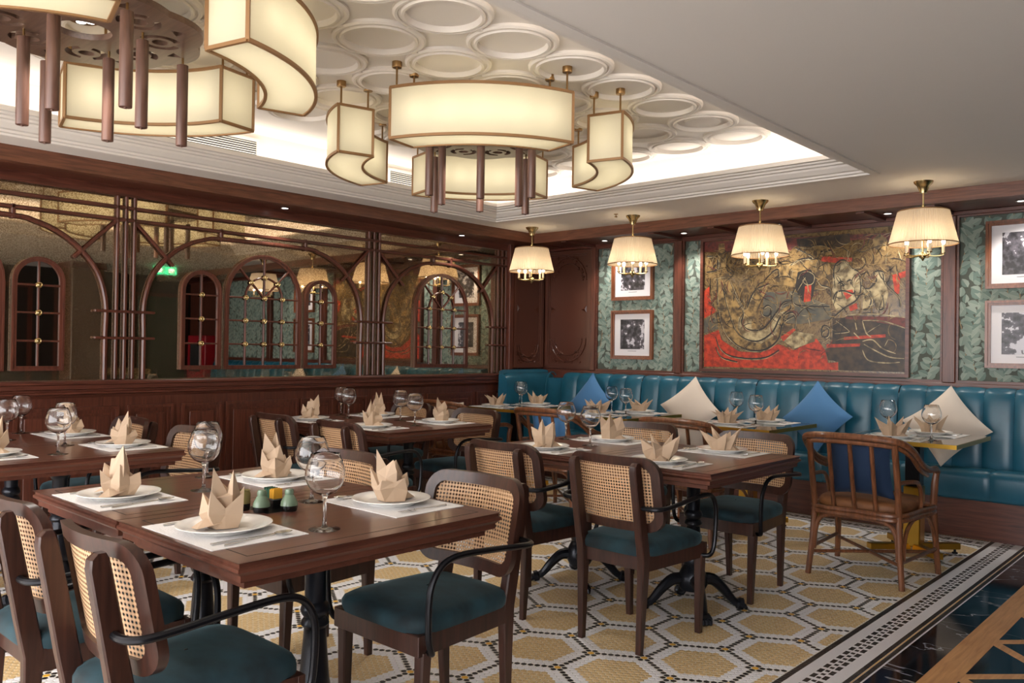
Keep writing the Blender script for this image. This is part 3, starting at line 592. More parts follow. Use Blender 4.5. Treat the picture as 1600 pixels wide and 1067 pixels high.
# ---------------- cane armchair (faces +y)
def make_chair():
    t = thing('cane_armchair', '', 'chair')
    yb = lambda x, z: -.195-(z-.5)*.20+.045*(x/.235)**2
    for s_ in (-1, 1):
        MB().sweep_rect([(s_*.19, .205, 0), (s_*.197, .198, .36)], [.028, .042], [.028, .042]).build('front_leg', 'chair_wood', t)
        MB().sweep_rect([(s_*.154, -.226, 0), (s_*.16, -.215, .30), (s_*.162, -.212, .40), (s_*.162, -.232, .50), (s_*.162, -.285, .78), (s_*.162, -.287, .805), (s_*.162, -.283, .818)], [.026, .034, .036, .036, .036, .034, .028], [.028, .046, .056, .056, .05, .042, .02]).build('back_post', 'chair_wood', t)
        pts = smooth_path([(s_*.17, -.255, .628), (s_*.225, -.252, .628), (s_*.262, -.222, .630), (s_*.272, -.15, .636), (s_*.272, 0, .648), (s_*.270, .12, .652), (s_*.266, .185, .634), (s_*.262, .222, .585), (s_*.258, .232, .52), (s_*.254, .228, .42), (s_*.250, .215, .378), (s_*.238, .20, .362), (s_*.205, .19, .360)], 5)
        MB().tube(pts, .0105, 10).build('armrest', 'black_metal', t)
    sf = MB(); sh = lambda y: .215-.038*(.22-y)/.44
    for a, b in (((-1, .222), (1, .222)), ((-1, -.2), (1, -.2))): sf.box(-sh(a[1]), sh(a[1]), a[1]-.012, a[1]+.012, .35, .415, .002)
    for s_ in (-1, 1): sf.add([(s_*sh(-.2), -.2, .35), (s_*sh(.222), .222, .35), (s_*(sh(.222)-.02), .222, .35), (s_*(sh(-.2)-.02), -.2, .35), (s_*sh(-.2), -.2, .415), (s_*sh(.222), .222, .415), (s_*(sh(.222)-.02), .222, .415), (s_*(sh(-.2)-.02), -.2, .415)], [(0,1,2,3),(4,5,6,7),(0,1,5,4),(1,2,6,5),(2,3,7,6),(3,0,4,7)])
    sf.build('seat_frame', 'chair_wood', t)
    def cush(u, v):      # u around, v from lower rim to middle
        a = 2*PI*u; c, s_ = math.cos(a), math.sin(a); k = (abs(c)**6+abs(s_)**6)**(-1/6); y = .005+.238*k*s_; hw = .222-.03*(.24-y)/.47
        prof = [(.985, .412), (1.0, .425), (1.0, .442), (.965, .458), (.86, .470), (.6, .480), (.3, .484), (.02, .485)]; r_, z = prof[int(round(v*7))]
        return (hw*k*c*r_, .005+(y-.005)*r_, z)
    MB().grid(cush, 40, 8, True).build('seat_cushion', 'velvet', t, 1.2)
    of = rrect(-.237, .237, .512, .838, .075, 7); inn = rrect(-.200, .200, .552, .798, .042, 7)
    dens = lambda lp: [((1-t_)*a[0]+t_*b[0], (1-t_)*a[1]+t_*b[1]) for a, b in zip(lp, lp[1:]+lp[:1]) for t_ in ((0,) if math.hypot(a[0]-b[0], a[1]-b[1]) < .06 else (0, .2, .4, .6, .8))]
    # keep both loops the same length
    def both(o_, i_):
        O, I = [], []
        for a, b, c, d in zip(o_, o_[1:]+o_[:1], i_, i_[1:]+i_[:1]):
            ts = (0,) if math.hypot(a[0]-b[0], a[1]-b[1]) < .06 else (0, .2, .4, .6, .8)
            for q in ts: O.append(((1-q)*a[0]+q*b[0], (1-q)*a[1]+q*b[1])); I.append(((1-q)*c[0]+q*d[0], (1-q)*c[1]+q*d[1]))
        return O, I
    O, I = both(of, inn)
    MB().frame(O, I, lambda x, z: yb(x, z)-.013, lambda x, z: yb(x, z)+.013).build('back_frame', 'chair_wood', t, .7)
    MB().grid(lambda u, v: ((u*2-1)*.203, yb((u*2-1)*.203, .549+v*.252), .549+v*.252), 15, 4).build('cane_panel', 'cane', t)
    return t
ch = make_chair()
CH = [  # x, y, facing (+1 looks to the banquette), label
    (-2.12, 1.05, 1, 'cane-back armchair with teal velvet seat facing the condiment-set table, aisle side'), (-2.77, 1.055, 1, 'cane-back armchair with teal seat facing the condiment-set pair, mirror-wall side'),
    (-2.12, 1.915, -1, 'cane-back armchair with teal seat, back to the banquette, at the condiment-set table'), (-2.96, 1.97, -1, 'cane-back armchair, back to the banquette, beside the condiment table towards the mirror wall'),
    (-2.14, 3.225, 1, 'cane-back armchair facing the aisle-edge table before the rattan chairs'), (-2.80, 3.22, 1, 'cane-back armchair facing the inner table joined to the aisle-edge table'),
    (-2.17, 4.21, -1, 'cane-back armchair between the aisle-edge table and the rattan chairs'), (-2.93, 4.25, -1, 'cane-back armchair between the inner aisle-pair table and the rattan chairs'),
    (-4.96, 3.28, 1, 'cane-back armchair facing the banquette-corner table, beside the mirror wall'), (-4.225, 3.27, 1, 'cane-back armchair facing the banquette-corner table, away from the mirror wall'),
    (-4.44, 4.24, -1, 'cane-back armchair with its back to the banquette corner, away from the mirror wall'), (-5.28, 4.33, -1, 'cane-back armchair with its back to the banquette corner, beside the mirror wall'),
    (-5.20, 1.99, -1, 'cane-back armchair tucked by the wainscot at the mirror-wall table'), (-4.40, 1.985, -1, 'cane-back armchair at the mirror-wall table end closest to the condiment table')]
for i, (x, y, f, lab) in enumerate(CH): place(ch, i, (x, y, 0), 0 if f > 0 else PI, lab, 'cane armchairs')

# ---------------- rattan armchair (faces +y)
def make_rattan():
    t = thing('rattan_armchair', '', 'chair'); R_ = 'rattan'
    for s_ in (-1, 1):
        MB().tube([(s_*.262, -.27, 0), (s_*.245, -.255, .20), (s_*.235, -.245, .40)], [.017, .017, .018], 10).build('rear_leg', R_, t)
        MB().tube([(s_*.298, .27, 0), (s_*.285, .25, .22), (s_*.278, .235, .42), (s_*.282, .245, .54), (s_*.288, .255, .60)], [.017, .018, .02, .02, .018], 10).build('front_leg', R_, t)
        MB().tube(smooth_path([(s_*.235, -.245, .40), (s_*.238, -.285, .60), (s_*.235, -.33, .80)], 4), .018, 10).build('back_post', R_, t)
        MB().tube(smooth_path([(s_*.24, -.27, .585), (s_*.262, -.12, .578), (s_*.268, -.02, .56), (s_*.268, .03, .50), (s_*.262, .05, .40)], 4), .012, 8).build('arm_support', R_, t)
        MB().tube(smooth_path([(s_*.236, -.252, .15), (s_*.226, -.25, .27), (s_*.195, -.25, .338), (s_*.12, -.255, .362), (0, -.257, .366)], 4), .0135, 8).build('leg_arch', R_, t)
        MB().tube(smooth_path([(s_*.258, -.235, .15), (s_*.255, -.20, .28), (s_*.262, -.12, .352), (s_*.268, 0, .365), (s_*.275, .12, .352), (s_*.282, .20, .28), (s_*.29, .245, .15)], 4), .011, 8).build('leg_arch', R_, t)
        MB().tube([(s_*.256, -.262, .15), (s_*.292, .262, .15)], .011, 8).build('stretcher', R_, t)
        MB().tube([(s_*.25, -.258, .13), (-s_*.288, .258, .13)], .010, 8).build('stretcher', R_, t)
    rail = [(-.288, .262, .60), (-.296, .20, .625), (-.30, .06, .635), (-.305, -.09, .68), (-.298, -.22, .76), (-.262, -.315, .81), (-.16, -.355, .826), (0, -.368, .83)]
    rail = rail+[(-x, y, z) for x, y, z in rail[-2::-1]]
    MB().tube(smooth_path(rail, 5), .019, 10).build('top_rail', R_, t)
    MB().tube(smooth_path([(x*.97, y+.004, z-.033) for x, y, z in rail[2:-2]], 5), .013, 8).build('under_rail', R_, t)
    for x in (-.118, 0, .118): MB().tube([(x, -.255, .40), (x, -.305, .60), (x, -.352+.03*abs(x), .80)], .0125, 8).build('spindle', R_, t)
    for z in (.40, .375): MB().tube(smooth_path([(-.235, -.25, z), (0, -.265, z), (.235, -.25, z), (.27, 0, z), (.275, .24, z), (0, .265, z), (-.275, .24, z), (-.27, 0, z)], 5, True), .014, 8, True).build('seat_rail', R_, t)
    def cush(u, v):
        a = 2*PI*u; c, s_ = math.cos(a), math.sin(a); k = (abs(c)**5+abs(s_)**5)**(-1/5); r_, z = [(.97, .40), (1., .415), (1., .44), (.95, .455), (.6, .462), (.02, .464)][int(round(v*5))]
        return (.25*k*c*r_, .245*k*s_*r_, z)
    MB().grid(cush, 36, 6, True).build('seat_pad', 'seat_leather', t, 1.2)
    return t
def pillow_mesh(name, m_, s=.21, th=.075):
    g = MB(); n = 15
    def side(sg):
        def fn(u, v):
            a, b = u*2-1, v*2-1; q = 1-.10*(1-b*b) ; q2 = 1-.10*(1-a*a)
            return (s*a*q, sg*th*max(0, (1-a**2))**.5*max(0, (1-b**2))**.5, s*b*q2)
        return fn
    g.grid(side(1), n, n); g.grid(side(-1), n, n)
    return g.mesh(name, m_, 1.5)
PM = {k: pillow_mesh('throw_pillow', 'cloth_'+k) for k in ('white', 'blue', 'navy')}; PS = {k: pillow_mesh('throw_pillow', 'cloth_'+k, .185, .065) for k in ('white', 'blue', 'navy')}
ra = make_rattan()
RT = [(-1.755, 5.085, 0, 'rattan armchair with a navy pillow, at the end banquette table beside the marble aisle'), (-2.98, 5.20, .0, 'rattan armchair holding a white pillow, second banquette table from the marble aisle'),
      (-4.17, 5.21, .05, 'rattan armchair holding a light blue pillow, third banquette table from the marble aisle'), (-5.30, 5.22, -.06, 'rattan armchair at the corner banquette table by the mirror wall')]
for i, (x, y, rz, lab) in enumerate(RT): place(ra, i, (x, y, 0), rz, lab, 'rattan armchairs')
for i, (k, lab) in enumerate((('navy', 'navy velvet pillow in the rattan chair beside the aisle'), ('white', 'white pillow in the second rattan chair from the aisle'), ('blue', 'light blue pillow in the third rattan chair from the aisle'), ('white', 'white pillow in the rattan chair by the mirror wall'))):
    x, y, rz, _ = RT[i]; o = link('throw_pillow', PS[k], None, (x, y-.185, .652)); o.rotation_euler = (.19, 0, rz); tag(o, lab, 'pillow', 'pillows in the rattan chairs')

# ---------------- banquette
bq = thing('banquette_sofa', 'teal blue leather banquette with channel-stitched back along the wallpaper wall', 'sofa', (-3, 6.7, 0))
bq.location = (0, 0, 0)
SX0, SX1 = -5.62, 1.0
MB().box(SX0, SX1, 6.55, 6.85, 0, .285).build('plinth', 'panel_wood_x', bq)
pth = [(6.66, .48), (6.655, .60), (6.67, .80), (6.69, .96), (6.705, 1.01), (6.735, 1.045), (6.775, 1.055), (6.815, 1.045), (6.84, 1.02)]
def channel(x0, x1, b):
    n = len(pth); sp = smooth_path([(0, y, z) for y, z in pth], 3)
    def fn(u, v):
        p = sp[int(round(v*(len(sp)-1)))]; k = b*(1-abs(2*u-1)**3.5); up = 1 if p.z > 1.0 else 0
        return (x0+(x1-x0)*u, p.y-(k if p.z < 1.03 else k*.3), p.z+(k*.5 if p.z > 1.0 else 0))
    return MB().grid(fn, 13, len(sp))
SE = -3.279
for k in range(-13, 23):
    x0 = SE+k*.1942
    if x0 < SX0+.05 or x0+.194 > SX1: continue
    deep = k % 6 == 0
    channel(x0+(.004 if deep else .001), x0+.1942-(.004 if k % 6 == 5 else .001), .017).build('back_channel', 'leather', bq, 1.2)
channel(SX0, SE-12*.1942, .02).build('back_channel', 'leather', bq, 1.2)
MB().box(SX0, SX1, 6.70, 6.84, .2, 1.0).build('back_core', 'leather', bq)
st = [(6.68, .488), (6.60, .497), (6.50, .502), (6.455, .494), (6.432, .47), (6.426, .43), (6.432, .34), (6.445, .30), (6.46, .285), (6.6, .283)]
x0 = -1.433-8*.5826
while x0 < SX1-.1:
    x1 = x0+.5826; a = max(x0, SX0)
    def fn(u, v, a=a, x1=x1):
        y, z = st[int(round(v*(len(st)-1)))]; e = min(u, 1-u); k = .010*(1-min(1, e/.04))
        return (a+(x1-a)*u, y+(k if z < .49 else 0), z-(k if z > .45 else 0))
    us = 15; MB().grid(fn, 29, len(st)).build('seat_cushion', 'leather', bq, 1.0); x0 = x1
rb_ = MB(); rp = smooth_path([(-5.62, 0, .02), (-5.62, 0, .80), (-5.625, 0, .98), (-5.65, 0, 1.035), (-5.69, 0, 1.055), (-5.73, 0, 1.05), (-5.762, 0, 1.0), (-5.762, 0, .02)], 4)
def fr(u, v):
    p = rp[int(round(u*(len(rp)-1)))]; e = min(v, 1-v); k = .012*(1-min(1, e/.08))
    return (p.x-(k if p.x > -5.69 else -k), 6.09+.75*v, p.z-(k if p.z > .9 else 0))
rb_.grid(fr, len(rp), 15); n_ = len(rp); rb_.add([(p.x-(.012 if p.x > -5.69 else -.012), 6.09, p.z-(.012 if p.z > .9 else 0)) for p in rp], [tuple(range(n_))])
rb_.build('return_back', 'leather', bq, .8)
for i, (x, k, rz, lab) in enumerate(((-1.735, 'white', .12, 'white square pillow standing on one corner on the banquette near the marble aisle'), (-2.68, 'blue', -.1, 'blue square pillow on the banquette between the two white pillows'),
                                ((-3.82), 'white', .1, 'white square pillow on the banquette between the two blue pillows'), (-4.93, 'blue', -.15, 'blue square pillow on the banquette near the corner'))):
    o = link('throw_pillow', PM[k], None, (x, 6.555, .775)); o.rotation_mode = 'XYZ'
    o.matrix_world = Matrix.Translation((x, 6.53, .785)) @ Matrix.Rotation(rz, 4, 'Z') @ Matrix.Rotation(-.2, 4, 'X') @ Matrix.Rotation(PI/4+.08*(-1)**i, 4, 'Y'); tag(o, lab, 'pillow', 'pillows on the banquette')

# ---------------- brass-edged banquette tables
def make_btable():
    t = thing('banquette_table', '', 'table')
    MB().box(-.347, .347, -.397, .397, TZ-.022, TZ, .002).build('stone_top', 'marble_top', t); MB().frame([(a*.352, b*.402) for a, b in ((1,1),(-1,1),(-1,-1),(1,-1))], [(a*.346, b*.396) for a, b in ((1,1),(-1,1),(-1,-1),(1,-1))], TZ-.026, TZ-.001)
    g = MB(); O = [(.352, .402), (-.352, .402), (-.352, -.402), (.352, -.402)]; I = [(.3465, .3965), (-.3465, .3965), (-.3465, -.3965), (.3465, -.3965)]
    g.frame(O, I, TZ-.026, TZ-.0005); g.v = [(x, z, y) for x, y, z in g.v]; g.build('brass_edge', 'brass', t, .3)
    MB().box(-.045, .045, -.045, .045, .44, TZ-.022, .004).build('upper_column', 'black_metal', t); MB().box(-.052, .052, -.052, .052, .05, .44, .006).build('column', 'brass', t)
    for k in range(4):
        a = PI/4+k*PI/2; g = MB(); g.box(.03, .30, -.028, .028, .03, .07, .004); f = g.build('foot', 'brass', t); f.rotation_euler = (0, 0, a)
        MB().lathe([(0, 0), (.018, 0), (.018, .008), (.008, .012), (.008, .03)], 12, (.275, 0, 0)).build('glide', 'black_metal', f)
    return t
bt = make_btable(); BTX = [-1.725, -2.89, -4.055, -5.22]
BTL = ['brass-edged dark stone table at the banquette end beside the marble aisle', 'brass-edged dark stone table second from the marble aisle', 'brass-edged dark stone table third from the marble aisle', 'brass-edged dark stone table in the banquette corner by the mirror wall']
for i, x in enumerate(BTX): place(bt, i, (x, 5.79, 0), 0, BTL[i], 'banquette tables')

# ---------------- table settings
plate = MB().lathe([(0, .004), (.05, .004), (.075, .004), (.08, 0), (.086, .0), (.10, .010), (.133, .0185), (.1335, .021), (.131, .0215), (.10, .0145), (.084, .0085), (.078, .0075), (0, .0075)], 48).mesh('dinner_plate', 'porcelain')
mat_m = MB().box(-.205, .205, -.145, .145, 0, .0018).mesh('placemat', 'placemat', 0)
def crown(n, h, r0, rm, zm, r1, hv, rv, seed, lean=0, tails=2, raw=False):
    rd = random.Random(seed); g = MB(); V = []
    for k in range(n):
        a = 2*PI*(k+rd.uniform(-.2, .2))/n; am = 2*PI*(k+.5+rd.uniform(-.12, .12))/n; hh = h*rd.uniform(.66, 1.0) if k else h
        j = lambda q: q*rd.uniform(.86, 1.14); P3 = lambda r_, b, z: (r_*math.cos(b)+lean*z, r_*math.sin(b), z)
        V += [P3(j(r0), a, 0), P3(j(rm), a, zm*rd.uniform(.8, 1.2)), P3(j(r1), a, hh), P3(r0*.8, am, 0), P3(j(rm)*.72, am, zm*rd.uniform(.8, 1.2)), P3(j(rv), am, hv*rd.uniform(.85, 1.15))]
    V.append((0, 0, hv*.5)); c = 6*n; Fs = []
    for k in range(n):
        b = 6*k; d = 6*((k+1) % n)
        Fs += [(b, b+3, b+4), (b, b+4, b+1), (b+1, b+4, b+5), (b+1, b+5, b+2), (b+3, d, d+1), (b+3, d+1, b+4), (b+4, d+1, d+2), (b+4, d+2, b+5), (b+2, b+5, c), (b+5, d+2, c)]
    g.add(V, Fs)
    for q in range(tails):       # folded tails lying on the plate
        a = rd.uniform(0, 6.28); ca, sa = math.cos(a), math.sin(a); T = lambda x, y, z: (x*ca-y*sa, x*sa+y*ca, z)
        g.add([T(.02, -.04, .006), T(.088, -.016, .004), T(.085, .026, .006), T(.02, .045, .02), T(.055, .0, .030)], [(0,1,4),(1,2,4),(2,3,4),(3,0,4)])
    return g if raw else g.mesh('folded_napkin', 'napkin', 0)
def double(a, b):
    g = crown(*a, raw=True); h = crown(*b, raw=True); g.add(h.v, h.f); return g.mesh('folded_napkin', 'napkin', 0)
TALL = [double((3, .175, .032, .050, .085, .034, .115, .02, s, .10, 0), (5, .112, .048, .070, .045, .064, .060, .048, s+40, .05, 2)) for s in (1, 2, 5, 8)]; STAR = [crown(7, .125, .055, .078, .05, .108, .062, .056, s) for s in (3, 4, 6, 9)]; MID = [crown(5, .155, .055, .075, .06, .066, .095, .04, s, .05) for s in (11, 12, 15, 17)]
def spoon_mesh():
    g = MB(); g.tube([(0, -.10, .003), (0, 0, .004), (0, .055, .006)], [.0035, .002, .003], 6)
    g.grid(lambda u, v: (.017*math.cos(2*PI*u)*(v+.02), .085+.028*math.sin(2*PI*u)*(v+.02), .004+.006*v*v), 16, 5, True); return g.mesh('spoon', 'steel')
def fork_mesh():
    g = MB(); g.tube([(0, -.10, .003), (0, 0, .004), (0, .04, .006)], [.0035, .002, .003], 6); g.box(-.010, .010, .04, .06, .004, .007)
    for x in (-.008, 0, .008): g.box(x-.0015, x+.0015, .06, .10, .004, .006)
    return g.mesh('fork', 'steel')
def knife_mesh(): return MB().box(-.006, .006, -.10, .0, .0, .006, .002).box(-.007, .007, .0, .105, .001, .003).mesh('knife', 'steel')
SP, FK, KN = spoon_mesh(), fork_mesh(), knife_mesh()
cnt = [0]
UN = {'A1': 'the condiment-set table', 'A2': 'the table joined to the condiment table', 'B1': 'the aisle-edge table before the rattan chairs', 'B2': 'the table joined to the aisle-edge table',
      'C1': "the wall pair's table nearer the condiments", 'C2': 'the wall-tight table opposite the condiment row', 'D1': 'the banquette-corner pair, outer table', 'D2': 'the wall-tight table near the banquette corner'}
def setting(x, y, f, nap, where, side, z=TZ, rot=None):
    rz = 0 if f > 0 else PI; i = cnt[0]; cnt[0] += 1; rd = random.Random(i)
    T = lambda u, v: (x+(u*math.cos(rz)-v*math.sin(rz)), y+(u*math.sin(rz)+v*math.cos(rz)))
    def put(name, me, u, v, dz, lab, cat, grp, r=0): o = link(name, me, None, (*T(u, v), z+dz), rz+r); tag(o, lab+' on '+where+', '+side, cat, grp+' on the tables')
    put('placemat', mat_m, 0, 0, 0, 'white placemat', 'placemat', 'placemats')
    put('dinner_plate', plate, 0, .0, .0018, 'white plate', 'plate', 'dinner plates')
    put('folded_napkin', nap[i % 4], 0, 0, .0115, 'beige peaked napkin', 'napkin', 'folded napkins', rd.uniform(0, 6.28) if rot is None else rot)
    put('knife', KN, .150, -.02, .0018, 'steel knife', 'knife', 'knives'); put('spoon', SP, .178, .0, .0018, 'steel spoon', 'spoon', 'spoons', .08); put('fork', FK, -.165, -.0, .0018, 'steel fork', 'fork', 'forks')
for k, (x, y) in UNITS.items():
    nap = {'A': TALL, 'B': MID if k == 'B2' else STAR, 'C': TALL, 'D': TALL}[k[0]]
    for f in (1, -1): setting(x-.01, y-f*.305, f, nap, UN[k], 'banquette side' if f < 0 else 'opposite the banquette')
BW = ['the banquette table beside the aisle', 'the second banquette table from the aisle', 'the third banquette table from the aisle', 'the corner banquette table']
for i, x in enumerate(BTX):
    setting(x-.06, 5.56, 1, STAR, BW[i], 'rattan chair side'); setting(x+.03, 6.03, -1, STAR, BW[i], 'sofa side')
wg = MB().lathe([(0, 0), (.0455, 0), (.0455, .0012), (.030, .0032), (.012, .0065), (.0055, .015), (.0045, .05), (.0048, .085), (.009, .098), (.022, .104), (.034, .111), (.044, .121), (.052, .135), (.0568, .150), (.0575, .162), (.055, .180), (.048, .20), (.0405, .22),
                 (.0395, .2203), (.0470, .20), (.0540, .180), (.0565, .162), (.0558, .150), (.0510, .1355), (.043, .1222), (.033, .1125), (.021, .1058), (.010, .1035), (0, .103)], 40)
wgm = wg.mesh('wine_glass', 'glass', 1.2)
GL = [('A1', (-2.026, 1.42), (-2.425, 1.646)), ('A2', (-2.872, 1.486), (-3.157, 1.646)), ('B2', (-2.807, 3.724), (-3.106, 3.88)), ('C1', (-4.264, 1.471), (-4.606, 1.621)), ('C2', (-5.044, 1.482), (-5.39, 1.655)), ('D1', (-4.311, 3.741), (-4.676, 3.92)), ('D2', (-5.088, 3.765), (-5.33, 3.873)),
      (0, (-1.571, 5.60), (-1.93, 5.90)), (1, (-2.79, 5.70), (-3.12, 6.04)), (2, (-3.935, 5.70), (-4.22, 5.90)), (3, (-5.28, 5.92), (-5.40, 6.02))]
for k, a, b in GL:
    for (x, y), sd in ((a, 'nearer the aisle'), (b, 'nearer the mirror wall')): tag(link('wine_glass', wgm, None, (x, y, TZ)), 'balloon wine glass on '+(UN[k] if isinstance(k, str) else BW[k])+', '+sd, 'wine glass', 'balloon wine glasses')
# condiments
j = thing('toothpick_jar', 'olive glazed pot beside the green shakers', 'pot', (-2.445, 1.40, TZ)); MB().lathe([(0, 0), (.021, 0), (.023, .02), (.023, .022)], 20).build('base', 'dark_glaze', j); MB().lathe([(.023, .022), (.0235, .05), (.0215, .062), (.0225, .064), (.019, .064), (.018, .03)], 20).build('body', 'olive_glaze', j)
sk = MB(); sk.cur = 1; sk.lathe([(0, 0), (.024, 0), (.0275, .012), (.0275, .018)], 20); sk.cur = 0; sk.lathe([(.0275, .018), (.026, .03), (.018, .045), (.0135, .052), (.015, .060), (.0125, .069), (0, .072)], 20); skm = sk.mesh('shaker', ['celadon', 'dark_glaze'])
for x, y, lb in ((-2.375, 1.425, 'closest to the olive pot'), (-2.335, 1.50, 'farther from the olive pot')): tag(link('pepper_shaker', skm, None, (x, y, TZ)), 'pear-shaped green and black glazed shaker '+lb, 'shaker', 'green shakers')
tag(MB().box(-.075, .075, -.055, .055, 0, .004, .0015).build('condiment_tray', 'dark_glaze'), 'small dark tray under the condiment set', 'tray').location = (-2.41, 1.475, TZ-.0035)
ph = thing('packet_holder', 'black holder filled with green and yellow sugar packets', 'holder', (-2.43, 1.50, TZ)); MB().box(-.035, .035, -.02, .02, 0, .03, .003).build('holder', 'dark_glaze', ph)
for k in range(9): MB().box(-.031+k*.007, -.031+k*.007+.004, -.016, .016, .028, .062-.003*(k % 2)).build('packet', 'packet_green' if k < 5 else 'packet_yellow', ph)
# ================================================================ LAMPS
def plate_mesh():
    cu = bpy.data.curves.new('plate', 'CURVE'); cu.dimensions = '2D'; cu.fill_mode = 'BOTH'; cu.extrude = .0125
    def loop_(pts):
        sp = cu.splines.new('POLY'); sp.points.add(len(pts)-1); sp.use_cyclic_u = True
        for p, q in zip(sp.points, pts): p.co = (q[0], q[1], 0, 1)
    loop_([((.435+.03*abs(math.cos(4*a)))*math.cos(a), (.435+.03*abs(math.cos(4*a)))*math.sin(a)) for a in [2*PI*k/160 for k in range(160)]])
    loop_([(.105*math.cos(2*PI*k/40), .105*math.sin(2*PI*k/40)) for k in range(40)])
    for i in range(8):
        t = PI/8+i*PI/4; rc = .285; cx, cy = rc*math.cos(t), rc*math.sin(t)
        loop_([(cx+.032*math.cos(2*PI*k/20), cy+.032*math.sin(2*PI*k/20)) for k in range(20)])
        for a0, a1 in ((t+.35, t+PI-.35), (t+PI+.35, t+2*PI-.35)):
            o = [(cx+.084*math.cos(a0+(a1-a0)*k/14), cy+.084*math.sin(a0+(a1-a0)*k/14)) for k in range(15)]; n_ = [(cx+.056*math.cos(a1+(a0-a1)*k/14), cy+.056*math.sin(a1+(a0-a1)*k/14)) for k in range(15)]
            loop_(o+n_)
        b0 = i*PI/4; c2 = (.375*math.cos(b0), .375*math.sin(b0))
        loop_([(c2[0]+.035*math.cos(2*PI*k/3+b0), c2[1]+.035*math.sin(2*PI*k/3+b0)) for k in range(3)])
    ob = bpy.data.objects.new('tmp', cu); COL.objects.link(ob); dg = bpy.context.evaluated_depsgraph_get(); me = bpy.data.meshes.new_from_object(ob.evaluated_get(dg)); bpy.data.objects.remove(ob)
    me.materials.clear(); me.materials.append(MATS['plate_wood']); return me
def make_chandelier():
    t = thing('lantern_chandelier', '', 'chandelier')
    link('lattice_plate', plate_mesh(), t, (0, 0, -.195))
    for k in range(4):
        a = PI/4+k*PI/2; MB().tube([(.2*math.cos(a), .2*math.sin(a), -.185), (.2*math.cos(a), .2*math.sin(a), 0)], .006, 8).build('plate_rod', 'antique_brass', t)
    chime = MB().lathe([(0, -.595), (.006, -.6), (.006, -.595), (.023, -.595), (.024, -.592), (.024, -.241), (.022, -.24), (0, -.24)], 20).mesh('wood_chime', 'chime_wood'); crod = MB().tube([(0, 0, -.24), (0, 0, -.20)], .005, 8).mesh('chime_rod', 'antique_brass')
    for k in range(8):
        a = k*PI/4; r_ = .415 if k % 2 == 0 else .235; c = link('wood_chime', chime, t, (r_*math.cos(a), r_*math.sin(a), 0)); link('chime_rod', crod, c)
    MB().lathe([(.0, -.165), (.06, -.165), (.065, -.16), (.065, -.10), (.0, -.10)], 28).build('spot_housing', 'antique_brass', t); 
    for k in range(4): MB().lathe([(0, -.167), (.018, -.167), (.018, -.163)], 14, (.028*math.cos(k*PI/2), .028*math.sin(k*PI/2), 0)).build('led_spot', 'led', t)
    MB().tube([(0, 0, -.10), (0, 0, 0)], .02, 10).build('spot_stem', 'antique_brass', t)
    R0, R1, HA, Z0, Z1 = .71, .915, math.radians(31), -.395, -.135
    ang = [-HA+2*HA*k/24 for k in range(25)]; pt = lambda r_, a, z: (r_*math.cos(a), r_*math.sin(a), z)
    g = MB()
    for r_ in (R0, R1): g.add([pt(r_, a, z) for a in ang for z in (Z0, Z1)], [(2*i, 2*i+2, 2*i+3, 2*i+1) for i in range(24)])
    for z in (Z0, Z1): g.add([pt(r_, a, z) for a in ang for r_ in (R0, R1)], [(2*i, 2*i+2, 2*i+3, 2*i+1) for i in range(24)])
    for a in (-HA, HA): g.add([pt(R0, a, Z0), pt(R1, a, Z0), pt(R1, a, Z1), pt(R0, a, Z1)], [(0,1,2,3)])
    cl = g.mesh('lantern', 'lantern_cloth', .5)
    f = MB()
    for r_, dr in ((R0, -.004), (R1, .004)):
        for z in (Z0, Z1): f.tube([pt(r_+dr*.5, a, z) for a in ang], .0098, 4)
        for a in (-HA, HA): f.tube([pt(r_, a, Z0), pt(r_, a, Z1)], .0098, 4)
    for a in (-HA, HA):
        for z in (Z0, Z1): f.tube([pt(R0, a, z), pt(R1, a, z)], .0098, 4)
    fm = f.mesh('lantern_frame', 'bronze_trim', .5)
    rod = MB().tube([(0, 0, Z1), (0, 0, -.005)], .0055, 8).lathe([(.0, -.03), (.024, -.03), (.026, -.026), (.026, 0), (0, 0)], 20).mesh('hanging_rod', 'antique_brass')
    for k in range(4):
        a = PI/4+k*PI/2; la = link('lantern', cl, t, (0, 0, 0), a); link('lantern_frame', fm, la)
        for r_ in (.735, .893):
            for s_ in (-1, 1): link('hanging_rod', rod, la, pt(r_, s_*math.radians(29.5), 0))
    return t
chd = make_chandelier()
CHS = [(-3.57, 3.595, 'ring chandelier of four curved lanterns with wooden chimes, nearer the banquette'), (-3.55, 1.29, 'ring chandelier of four curved lanterns with wooden chimes, farther from the banquette')]
for i, (x, y, lab) in enumerate(CHS):
    place(chd, i, (x, y, ZU), 0, lab, 'lantern chandeliers')
    for k in range(4):
        for d in (-22, -11, 0, 11, 22):
            a = PI/4+k*PI/2+math.radians(d); light('lantern_bulb', 'POINT', (x+.81*math.cos(a), y+.81*math.sin(a), ZU-.265), .22, (1, .90, .70), shadow_soft_size=.02)
    light('chandelier_spot', 'SPOT', (x, y, ZU-.175), 26, (1, .95, .88), spot_size=1.9, spot_blend=.7, shadow_soft_size=.05)

